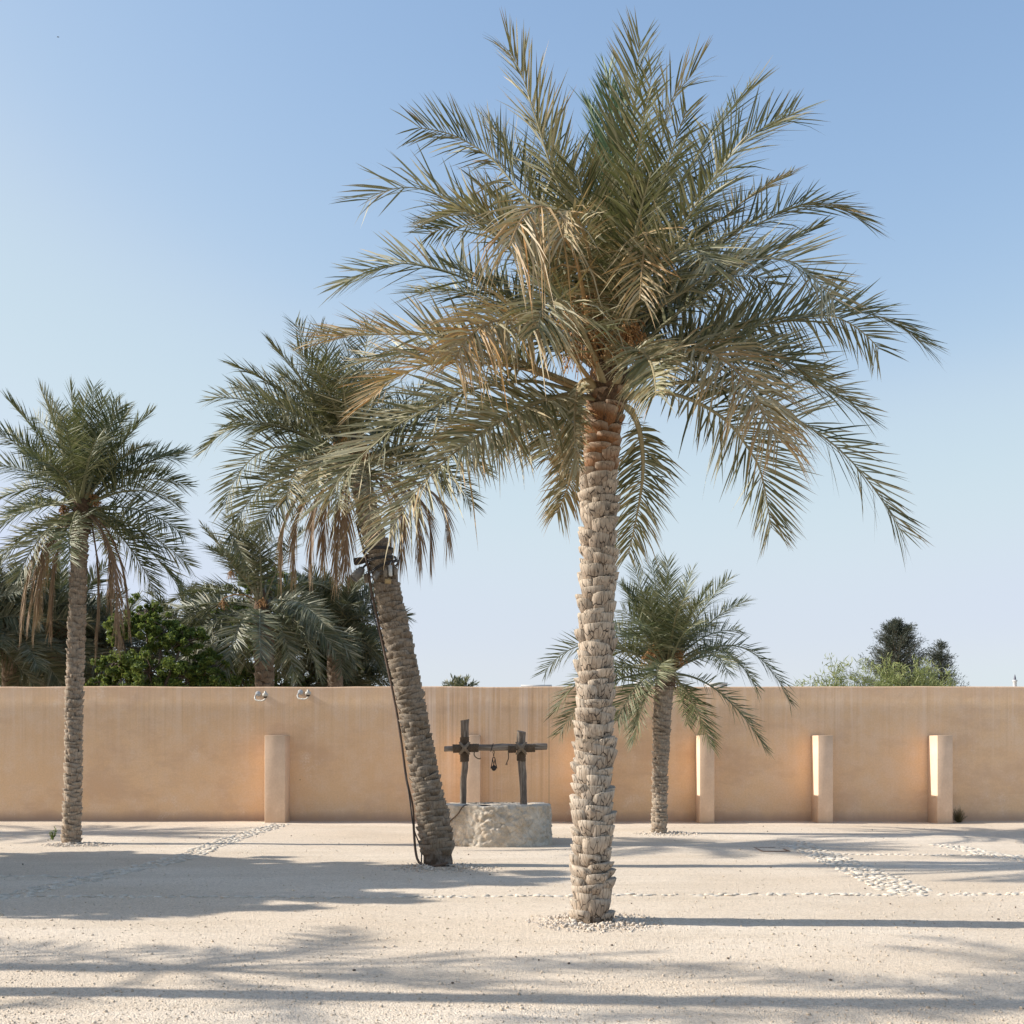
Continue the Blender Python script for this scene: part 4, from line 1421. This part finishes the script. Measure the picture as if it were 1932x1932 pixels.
# pulley hanging from the beam
pl = thing("well_pulley", P(931.5, 1420, BD), "dark iron pulley block hanging from the well's crossbeam", "pulley")
m = M()
a = np.linspace(0, 2 * math.pi, 20)
cb = P(931, 1410.5, BD)
m.tube(cb + np.stack([a * 0 - .025 + .02 * np.cos(a), np.sin(a) * .066, np.cos(a) * .066], 1), .006, 5, cap=False)
m.build("beam_loop", MAT['iron'], pl)
m = M()
for (py, rx, rz, rot) in ((1419.6, .014, .022, 0), (1424.5, .010, .020, 1)):
    cc_ = P(931.5, py, BD)
    ring = np.stack([np.cos(a) * rx, a * 0, np.sin(a) * rz], 1) if rot == 0 else np.stack([np.cos(a) * rx * .4, np.cos(a) * rx, np.sin(a) * rz], 1)
    m.tube(cc_ + ring, .0045, 5, cap=False)
m.build("hook_ring", MAT['iron'], pl)
m = M()
m.tube(catmull([P(926.2, 1450, BD), P(928, 1441, BD), P(929.6, 1431, BD), P(931.7, 1428.3, BD), P(933.8, 1431, BD), P(935.4, 1441, BD), P(937.6, 1450, BD)], 24), .0085, 6)
for sg_ in (-1, 1):
    m.tube(catmull([P(931.7 + sg_ * 2.3, 1432.5, BD), P(931.7 + sg_ * .3, 1441, BD - .01), P(931.7 - sg_ * 1.8, 1447, BD)], 8), .0065, 5)
m.build("frame", MAT['iron'], pl, smooth=True)
m = M()
cw = P(931.8, 1449, BD)
g_ = []
for (rr, yy) in ((.008, -.022), (.040, -.022), (.040, -.014), (.028, -.006), (.028, .006), (.040, .014), (.040, .022), (.008, .022)):
    g_.append(cw + np.stack([np.cos(a[:-1]) * rr, np.full(19, yy), np.sin(a[:-1]) * rr * 1.15], 1))
m.grid(np.stack(g_), None, closed=True)
m.tube(np.stack([cw + np.array([0, -.035, 0]), cw + np.array([0, .035, 0])]), .010, 8)
m.build("sheave", MAT['iron'], pl)


def well_out(px, z):
    """point just outside the ring, seen at horizontal px"""
    X_ = (px - CX) / F_PX
    for dd in np.linspace(17.9, 19.2, 400):
        x_ = X_ * dd - wc[0]
        y_ = dd - wc[1]
        if abs(x_ / (A_ + .03)) ** 2.15 + abs(y_ / (B_ + .03)) ** 2.15 <= 1:
            break
    return np.array([X_ * dd, dd - .012 - .05 * (1 - z / H_) ** 2, z])


m = M()
rp_ = [well_out(838, .30), well_out(843, .335), well_out(850, .39), well_out(859, .46), well_out(866, .53), well_out(871, .60),
       well_out(877, .63) + np.array([0, .12, .012]), well_out(890, .63) + np.array([0, .2, .012]), well_out(915, .63) + np.array([0, .17, .013]), well_out(930, .62) + np.array([0, .36, -.02]), well_out(933, .62) + np.array([0, .40, -.25])]
m.tube(catmull(rp_, 50), .011, 6)
o = m.build("rope", MAT['rope'], base=rp_[3], smooth=True)
tag(o, "brown rope lying over the well rim and down its left side", "rope")

# ------------------------------------------------------------------ wall cameras
def wall_camera(px, py, label):
    d = WY
    root = thing("security_camera", P(px, py, d), label, "security camera", "security cameras on the wall")
    s_ = d / F_PX
    ox, oz = P(px, py, d)[0], P(px, py, d)[2]

    def Q_(dx, dz, dy):
        return np.array([ox + dx * s_, WY - dy, oz - dz * s_])
    m = M()
    c_ = Q_(0, 0, 0)
    g_ = []
    for (rr, yy) in ((.055, 0), (.055, .012), (.045, .02), (.0, .021)):
        g_.append(c_ + np.stack([np.cos(a[:-1]) * rr, np.full(19, -yy), np.sin(a[:-1]) * rr], 1))
    m.grid(np.stack(g_), None, closed=True)
    m.build("wall_plate", MAT['grey_plastic'], root, smooth=False)
    m = M()
    m.tube(catmull([Q_(-.5, 1, .02), Q_(-3, 3.5, .09), Q_(-3.4, 8, .13), Q_(-1, 12, .16), Q_(5, 13.6, .19), Q_(13, 13.6, .23), Q_(17.5, 11, .25), Q_(19, 7.2, .26)], 40), .017, 9)
    m.tube(np.stack([Q_(5.5, 13.6, .193), Q_(8, 13.6, .205)]), .021, 9)
    m.build("arm", MAT['white_plastic'], root, smooth=True)
    m = M()
    m.box(Q_(9.8, 6.2, .018), Q_(15, .6, -.0) + np.array([0, -.001, 0]))
    m.build("junction_box", MAT['grey_plastic'], root, bevel=.004)
    m = M()
    hc = Q_(18.4, 0, .26)
    m.lathe([(.0, .075), (.022, .073), (.026, .058), (.028, .035), (.052, .026), (.060, .012), (.060, -.022), (.052, -.034), (.044, -.036)], hc + np.array([0, 0, -.03]), 20)
    m.build("housing", MAT['white_plastic'], root, smooth=True)
    m = M()
    m.lathe([(.044, -.034), (.043, -.046), (.036, -.060), (.022, -.071), (.0, -.075)], hc + np.array([0, 0, -.03]), 20)
    m.build("dome", MAT['dome'], root, smooth=True)


wall_camera(487, 1309, "left one of two white dome cameras on a curved arm at the wall top")
wall_camera(567, 1306, "right one of two white dome cameras on a curved arm at the wall top")

# ------------------------------------------------------------------ fittings on the leaning palm
lax = catmull(laxis, 200)


def lpoint(py, side=0.0, front=.0):
    """point on the leaning trunk's surface; side = -1..1 across its width as seen, front = extra stand-off"""
    i = int(np.argmin(np.abs((HY - (lax[:, 2] - HC) / lax[:, 1] * F_PX) - py)))
    R = .034 + float(np.interp(i / 199, np.linspace(0, 1, 11), [.215, .205, .175, .170, .172, .172, .172, .155, .14, .13, .13]))
    ang = side * math.pi / 2
    return lax[i] + np.array([math.sin(ang) * (R + front), -math.cos(ang) * (R + front), 0]), norm(lax[min(i + 3, 199)] - lax[max(i - 3, 0)])


def cable(name, spec, rr, mat, label, tail=None):
    pts = [lpoint(py, sd, fr)[0] for (py, sd, fr) in spec]
    if tail:
        pts += tail
    m = M()
    m.tube(catmull(pts, 90), rr, 7)
    o = m.build(name, mat, base=pts[-1], smooth=True)
    tag(o, label, "cable")


cable("cable", [(985, -.90, .02), (1030, -.80, .02), (1070, -.70, .03), (1110, -.82, .03), (1150, -.86, .015), (1220, -.92, .01), (1296, -.93, .012), (1360, -.93, .015), (1420, -.95, .03), (1470, -1, .05)], .017, MAT['cable_brown'],
      "thick brown cable running down the leaning palm's left side to the ground", [P(778, 1520, DL + .1), P(781, 1570, DL), P(784, 1605, DL - .05), P(790, 1626, DL - .12), P(806, 1634.5, DL - .22), P(830, 1632, DL - .30), P(845, 1627, DL - .30)])
cable("cable", [(1110, -.92, .03), (1150, -.97, .05), (1230, -1, .02), (1330, -1, .02), (1430, -.98, .03), (1500, -.94, .05), (1560, -.97, .04)], .009, MAT['cable_black'],
      "thin black cable close to the leaning trunk, ending at its foot", [P(794, 1600, DL - .02), P(795, 1628, DL - .1)])
for (py, lab, tl) in ((1043, "upper black strap tied round the leaning trunk under the crown", .04), (1060, "middle black strap tied round the leaning trunk above the lamps", .02), (1074, "lowest black strap round the leaning trunk holding the small boxes", -.05)):
    p, T_ = lpoint(py, 0)
    i = int(np.argmin(np.linalg.norm(lax - (p + np.array([0, .205, 0])), axis=1)))
    c_ = lax[i]
    e1 = norm(np.cross(T_, np.array([0, 1., 0])))
    e2 = np.cross(T_, e1)
    aa = np.linspace(0, 2 * math.pi, 40)
    m = M()
    for dz in (0, .022):
        m.tube(c_ + T_ * dz + (.212 + .005 * np.sin(aa * 5))[:, None] * (np.cos(aa)[:, None] * e1 + np.sin(aa)[:, None] * e2) + ZUP * (np.cos(aa) * tl)[:, None], .009, 6, cap=False)
    tag(m.build("strap", MAT['cable_black'], base=c_), lab, "strap", "straps round the leaning trunk")


def obox(c, ux, uz, sx, sy, sz):
    uy = norm(np.cross(uz, ux))
    V = []
    for z_ in (-1, 1):
        for (x_, y_) in ((-1, -1), (1, -1), (1, 1), (-1, 1)):
            V.append(c + ux * x_ * sx + uy * y_ * sy + uz * z_ * sz)
    return V, [(0, 3, 2, 1), (4, 5, 6, 7), (0, 1, 5, 4), (1, 2, 6, 5), (2, 3, 7, 6), (3, 0, 4, 7)]


def flood(px, py, d, aim, mat, label, sc_=1.0):
    c_ = P(px, py, d)
    root = thing("floodlight", c_, label, "floodlight", "floodlights on the leaning palm")
    aim = norm(np.asarray(aim, float))
    A = norm(np.cross(aim, np.array([0, 1., .2])))
    B = np.cross(aim, A)
    aa = np.arange(16) / 16 * 2 * math.pi
    m = M()
    g_ = []
    for (l, rr) in ((-.10, .0), (-.10, .035), (-.07, .050), (0, .062), (.10, .064), (.10, .055), (.085, .055)):
        g_.append(c_ + aim * l * sc_ + rr * sc_ * (np.cos(aa)[:, None] * A + np.sin(aa)[:, None] * B))
    m.grid(np.stack(g_), None, closed=True)
    m.build("housing", mat, root, smooth=False)
    m = M()
    g_ = [c_ + aim * .086 * sc_ + rr * sc_ * (np.cos(aa)[:, None] * A + np.sin(aa)[:, None] * B) for rr in (.054, .0)]
    m.grid(np.stack(g_), None, closed=True)
    m.build("lens", MAT['glass'], root)
    m = M()
    m.tube(catmull([c_ - aim * .06 * sc_, c_ - aim * .12 * sc_ + np.array([.03, 0, .03]), c_ - aim * .13 * sc_ + np.array([.10, .05, .05])], 8), .016 * sc_, 7)
    m.build("bracket", MAT['iron'], root)


flood(676, 1082, DL + .12, (-.55, -.35, -.75), MAT['lamp_grey'], "grey bullet floodlight hanging out left of the leaning trunk, lower of two", 1.0)
flood(680, 1058, DL + .2, (-.9, .3, -.1), MAT['iron'], "dark floodlight above the grey one on the leaning trunk", .8)


def sbox(px, py, wpx, hpx, mat, label, tilt=0, dep=.05, st=.03):
    p, T_ = lpoint(py, 0, st)
    d = p[1]
    # across the stem: find the depth of the bark at this place
    i = int(np.argmin(np.abs(lax[:, 2] - P(px, py, d)[2])))
    xo = np.clip((P(px, py, d)[0] - lax[i][0]) / .205, -1.1, 1.1)
    d = lax[i][1] - .205 * math.sqrt(max(0.0, 1 - min(1, abs(xo)) ** 2)) - st
    c_ = P(px, py, d)
    uz = norm(np.array([math.sin(tilt), 0, math.cos(tilt)]))
    ux = norm(np.array([math.cos(tilt), xo * .8, -math.sin(tilt)]))
    m = M()
    s_ = d / F_PX
    V, Q = obox(c_, ux, uz, wpx * s_ / 2, dep / 2, hpx * s_ / 2)
    m.add(V, Q)
    V, Q = obox(c_ + np.array([0, -dep * .55, 0]), ux, uz, wpx * s_ / 2 * .8, dep * .1, hpx * s_ / 2 * .85)
    m.add(V, Q)
    m.tube(catmull([c_ + uz * hpx * s_ * .48, c_ + uz * hpx * s_ * .75 + np.array([.01, .01, 0]), c_ + uz * hpx * s_ * .9 + np.array([.02, .08, 0])], 6), .006, 5)
    tag(m.build("control_box", mat, base=c_, bevel=.004), label, "electrical box", "small boxes strapped to the leaning trunk")


sbox(692, 1091, 8, 17, MAT['box_brown'], "brown box at the trunk's left edge beside the grey floodlight", -.1)
sbox(711, 1086, 9, 15, MAT['lamp_grey'], "tilted grey box left of the silver one under the straps", .55)
sbox(727, 1082, 7, 15, MAT['box_brown'], "brown upright box just left of the silver box", 0)
sbox(736, 1077, 6.5, 21, MAT['box_silver'], "tall silver box, brightest one on the leaning trunk", -.03)
sbox(746, 1080, 6.5, 14, MAT['box_brown'], "brown box at the trunk's right edge beside the silver box", -.05)
sbox(732, 1097, 12, 8.5, MAT['box_tan'], "flat tan box lying lowest under the other boxes", .05, .03)

# ------------------------------------------------------------------ stones: pebble rings, stone lines, gravel
ICO = None


def ico_base(sub):
    import bmesh
    bm = bmesh.new()
    bmesh.ops.create_icosphere(bm, subdivisions=sub, radius=1)
    V = np.array([v.co[:] for v in bm.verts])
    T3 = np.array([[v.index for v in f.verts] for f in bm.faces])
    bm.free()
    return V, T3


IC1, IC2 = ico_base(1), ico_base(2)


def stones(m, pos, size, seed, ic, flat=(.6, .95), rough=.28, rot=True):
    r = np.random.default_rng(seed)
    V0, T0 = ic
    K = len(pos)
    size = np.broadcast_to(np.asarray(size, float).reshape(-1, 1) if np.ndim(size) == 1 else np.asarray(size, float), (K, 3) if np.ndim(size) == 2 else (K, 1))
    nb = 8
    shapes = []
    for i in range(nb):
        s_ = V0 * (1 + rough * vnoise(V0 * 1.7 + i * 11, i)[:, None] + .5 * rough * vnoise(V0 * 4 + i * 7, i + 3)[:, None])
        # chipped flats
        for _ in range(4):
            d = norm(r.normal(size=3))
            k = s_ @ d
            s_ = s_ - np.clip(k - .72, 0, None)[:, None] * d
        shapes.append(s_)
    shapes = np.stack(shapes)
    id_ = r.integers(0, nb, K)
    S = shapes[id_]
    a_ = r.uniform(0, 6.28, K) if rot else np.zeros(K)
    ca, sa = np.cos(a_)[:, None], np.sin(a_)[:, None]
    S = S * np.stack([np.ones(K), r.uniform(.65, 1.0, K), r.uniform(flat[0], flat[1], K)], 1)[:, None]
    S = np.stack([S[..., 0] * ca - S[..., 1] * sa, S[..., 0] * sa + S[..., 1] * ca, S[..., 2]], -1)
    V = S * size[:, None] + np.asarray(pos)[:, None]
    T = (np.arange(K) * len(V0))[:, None, None] + T0[None]
    C = np.zeros((K, len(V0), 3))
    C[..., 0] = r.random(K)[:, None]
    m.add(V.reshape(-1, 3), None, T.reshape(-1, 3), C.reshape(-1, 3))


def pebble_ring(name, c, R, seed, n, smin, smax, ex=1.0, cx=0.0, heap=.03, mat='pebble', inner=.17):
    r = np.random.default_rng(seed)
    a_ = r.uniform(0, 6.28, n)
    q = inner + (R - inner) * r.random(n) ** 1.15
    p = np.stack([c[0] + cx + q * np.cos(a_) * ex, c[1] + q * np.sin(a_), 0 * a_], 1)
    s_ = r.uniform(smin, smax, n) * (1.1 - .5 * (q - inner) / (R - inner))
    p[:, 2] = heap * (1 - (q - inner) / (R - inner)) * r.random(n) + s_ * .1 + np.array([ground_z(x_, y_) for x_, y_ in p[:, :2]])
    m = M()
    stones(m, p, s_, seed, IC2 if smax > .03 else IC1)
    tag(m.build(name, MAT[mat], base=(c[0], c[1], 0), smooth=False), kind="stuff")


pebble_ring("pebbles", G(1115, 1741), .60, 1, 640, .008, .028, 1.05, .04, .025)
pebble_ring("pebbles", G(826, 1637), .75, 2, 620, .008, .024, 1.15, .05, .03)
pebble_ring("pebbles", G(140, 1594), .50, 3, 260, .012, .030, 1.2, .1, .02)
pebble_ring("pebbles", G(1246, 1573), .50, 4, 200, .012, .028, 1.3, .15, .02)


def stone_band(pts, wid, seed, dens, smin, smax, name="stone_edging"):
    r = np.random.default_rng(seed)
    c = catmull(pts, 200)
    ln = np.sum(np.linalg.norm(np.diff(c, axis=0), axis=1))
    n_ = int(ln * wid * dens)
    k = r.integers(0, 199, n_)
    T = norm(np.gradient(c, axis=0))
    side = np.stack([-T[:, 1], T[:, 0], 0 * T[:, 0]], 1)
    # poisson-like thinning
    cand = c[k] + T[k] * r.uniform(-.1, .1, n_)[:, None] + side[k] * (r.uniform(-.5, .5, n_) * wid)[:, None]
    s_ = r.uniform(smin, smax, n_)
    keep = []
    for i in range(n_):
        ok = True
        if keep:
            kk = np.array(keep)
            dd_ = np.linalg.norm(cand[kk, :2] - cand[i, :2], axis=1)
            ok = np.all(dd_ > (s_[kk] + s_[i]) * .72)
        if ok:
            keep.append(i)
    p = cand[keep]
    s_ = s_[keep]
    p[:, 2] = np.array([ground_z(x_, y_) for x_, y_ in p[:, :2]]) + r.uniform(-.003, .005, len(p))
    m = M()
    sz = np.stack([s_, s_, np.full(len(s_), .014)], 1)
    stones(m, p, sz, seed, IC2, (.7, 1.0), .22)
    tag(m.build(name, MAT['flag'], smooth=False), kind="stuff")


stone_band([G(530, 1556), G(440, 1582), G(340, 1618), G(200, 1652), G(90, 1676), G(-60, 1702)], .40, 11, 420, .032, .075)
stone_band([G(-60, 1692), G(300, 1693), G(700, 1694), G(1050, 1692), G(1400, 1690), G(1750, 1688), G(2050, 1688)], .15, 12, 420, .03, .072)
stone_band([G(1490, 1590), G(1560, 1617), G(1650, 1655), G(1720, 1684)], .55, 13, 400, .032, .078)
stone_band([G(-60, 1654), G(60, 1655), G(190, 1656)], .18, 14, 330, .03, .07)
stone_band([G(1780, 1594), G(1850, 1608), G(1960, 1628)], .42, 15, 380, .032, .075)
stone_band([G(1560, 1612), G(1750, 1613), G(1960, 1614)], .14, 16, 300, .03, .07)

# loose gravel in the foreground and thinner further back
r_ = np.random.default_rng(99)
K = 42000
yd = 5.6 + 17.5 * r_.random(K) ** 2.6
xd = r_.uniform(-.52, .52, K) * yd
s_ = np.exp(r_.normal(math.log(.0042), .45, K))
s_ = np.clip(s_, .003, .022)
pz = fbm(np.stack([xd * .35, yd * .5, 0 * xd], 1), 3, 3) * .012 + vnoise(np.stack([xd * 2.1, yd * 3.0, 0 * xd], 1), 9) * .004
m = M()
IC0 = ico_base(1)
big_ = s_ > .008
o12 = np.array([0])
V0 = IC0[0][:12]
oct_ = (np.array([(1, 0, 0), (0, 1, 0), (-1, 0, 0), (0, -1, 0), (.1, .1, 1), (0, 0, -1.)]), np.array([(0, 1, 4), (1, 2, 4), (2, 3, 4), (3, 0, 4), (1, 0, 5), (2, 1, 5), (3, 2, 5), (0, 3, 5)]))
stones(m, np.stack([xd, yd, pz + s_ * .25], 1)[~big_], s_[~big_], 5, oct_, (.5, .9))
stones(m, np.stack([xd, yd, pz + s_ * .3], 1)[big_], s_[big_], 6, IC1, (.5, .9))
tag(m.build("loose_gravel", MAT['grit']), kind="stuff")
# dropped dates and bits of leaf litter
K = 150
yd = 7 + 16 * r_.random(K)
xd = r_.uniform(-.5, .5, K) * yd
sel = (vnoise(np.stack([xd * .4, yd * .4, 0 * xd], 1), 77) > -.1)
xd, yd = xd[sel], yd[sel]
m = M()
pz = np.array([ground_z(a1, b1) for a1, b1 in zip(xd, yd)])
stones(m, np.stack([xd, yd, pz + .006], 1), r_.uniform(.007, .016, len(xd)), 8, IC1, (.4, .8))
tag(m.build("leaf_litter", MAT['bark']), kind="stuff")

# rusty strip frame set in the gravel
c = G(1456, 1604)
h = M()
hw_, hd_ = .27 * 1.0, .16
hw_ = 27 / F_PX * c[1]
for (x0, x1, y0, y1) in ((-hw_, hw_, -.30, -.27), (-hw_, hw_ * .55, .27, .30), (-hw_, -hw_ + .03, -.268, .268), (hw_ - .03, hw_, -.268, .10)):
    h.box((c[0] + x0, c[1] + y0, -.03), (c[0] + x1, c[1] + y1, .016))
o = h.build("metal_frame", MAT['rust'], base=c, bevel=.003)
tag(o, "low rusty metal frame let into the gravel on the right, before the pillars", "metal frame")

# ------------------------------------------------------------------ far things
d = 700.0
c = np.array([xat(1914.8, d), d, 0])
root = thing("minaret", c, "slender white minaret with dark pointed spire far away at the right edge", "minaret")
zt = topz(1272, d)
zb = topz(1282.5, d)
m = M()
m.lathe([(1.3, -1), (1.3, zb - 9), (1.75, zb - 8.6), (1.75, zb - 7.6), (1.1, zb - 7.4), (1.1, zb - 1.2), (1.45, zb - .9), (1.45, zb - .2), (.5, zb)], c, 12)
m.build("shaft", MAT['far_white'], root)
m = M()
m.lathe([(.75, zb), (.6, zb + (zt - zb) * .4), (.05, zt)], c, 10)
m.build("spire", MAT['minaret_cap'], root)


def far_building(px0, px1, pytop, d, label, mat, roofbox=True, canopy=False):
    x0, x1 = xat(px0, d), xat(px1, d)
    zt = topz(pytop, d)
    c = np.array([(x0 + x1) / 2, d, 0])
    root = thing("far_building", c, label, "building", "far buildings over the wall")
    w = x1 - x0
    m = M()
    m.box((x0, d, -.5), (x1, d + 8, zt - .35))
    m.build("wall", MAT[mat], root)
    m = M()
    e = w * (.06 if canopy else .01)
    m.box((x0 - e, d - .4, zt - .348), (x1 + e, d + 8.4, zt))
    m.build("roof", MAT['far_white'], root)
    m = M()
    nw = max(1, int(w / 2.4))
    for i in range(nw):
        for zz_ in np.arange(1.2, zt - 1.8, 3.2):
            xm = x0 + (i + .5) * w / nw
            m.box((xm - .5, d - .06, zz_), (xm + .5, d - .003, zz_ + 1.3))
    m.build("windows", MAT['far_dark'], root)
    if roofbox:
        m = M()
        m.lathe([(.0, zt + 1.5), (.55, zt + 1.45), (.6, zt + 1.2), (.6, zt + .002)], (x0 + w * .6, d + 3, 0), 12)
        m.build("water_tank", MAT['far_grey'], root)


far_building(986, 1038, 1292.2, 200, "far white flat roof barely showing over the wall between leaning and tallest palms", 'far_tan', False, True)
far_building(1205, 1232, 1284, 230, "far pale building glimpsed through the short palm's crown, left of its trunk", 'far_grey', False)
far_building(1340, 1372, 1288, 260, "far pale building glimpsed right of the short palm's trunk", 'far_grey', False)
far_building(30, 72, 1250, 120, "far white building glimpsed between the palms at the left edge", 'far_white', False)
far_building(205, 245, 1258, 130, "far grey building glimpsed low behind the leafy trees", 'far_grey', False)

# ------------------------------------------------------------------ bird
d = 95.0
c = P(109.5, 69.5, d)
s_ = d / F_PX
root = thing("bird", c, "tiny dark bird flying high at the upper left of the sky", "bird")


def bp(dx, dz, dy=0):
    return c + np.array([dx * s_, dy, -dz * s_])


m = M()
m.tube(catmull([bp(-2.2, -.1), bp(-.8, .05), bp(.6, .3), bp(2.0, .9)], 10), np.array([.008, .02, .032, .04, .042, .04, .034, .025, .015, .008]), 8)
m.build("body", MAT['bird'], root, smooth=True)
for (tx, tz, ty, nm) in ((1.6, -1.6, .10, 0), (1.9, 1.7, -.12, 0)):
    m = M()
    b0, b1, tp = bp(-.6, 0), bp(.7, .3), bp(tx, tz, ty)
    mid = bp(tx * .45, tz * .55, ty * .5)
    up = np.array([0, .012, .012])
    V = [b0, b1, mid + np.array([.04, 0, 0]), tp, mid - np.array([.05, 0, 0])]
    V = [v + up for v in V] + [v - up for v in V]
    T3 = [(0, 1, 2), (0, 2, 4), (4, 2, 3), (5, 7, 6), (5, 9, 7), (9, 8, 7)]
    Qd = [(0, 5, 6, 1), (1, 6, 7, 2), (2, 7, 8, 3), (3, 8, 9, 4), (4, 9, 5, 0)]
    m.add(V, Qd, T3)
    m.build("wing", MAT['bird'], root)
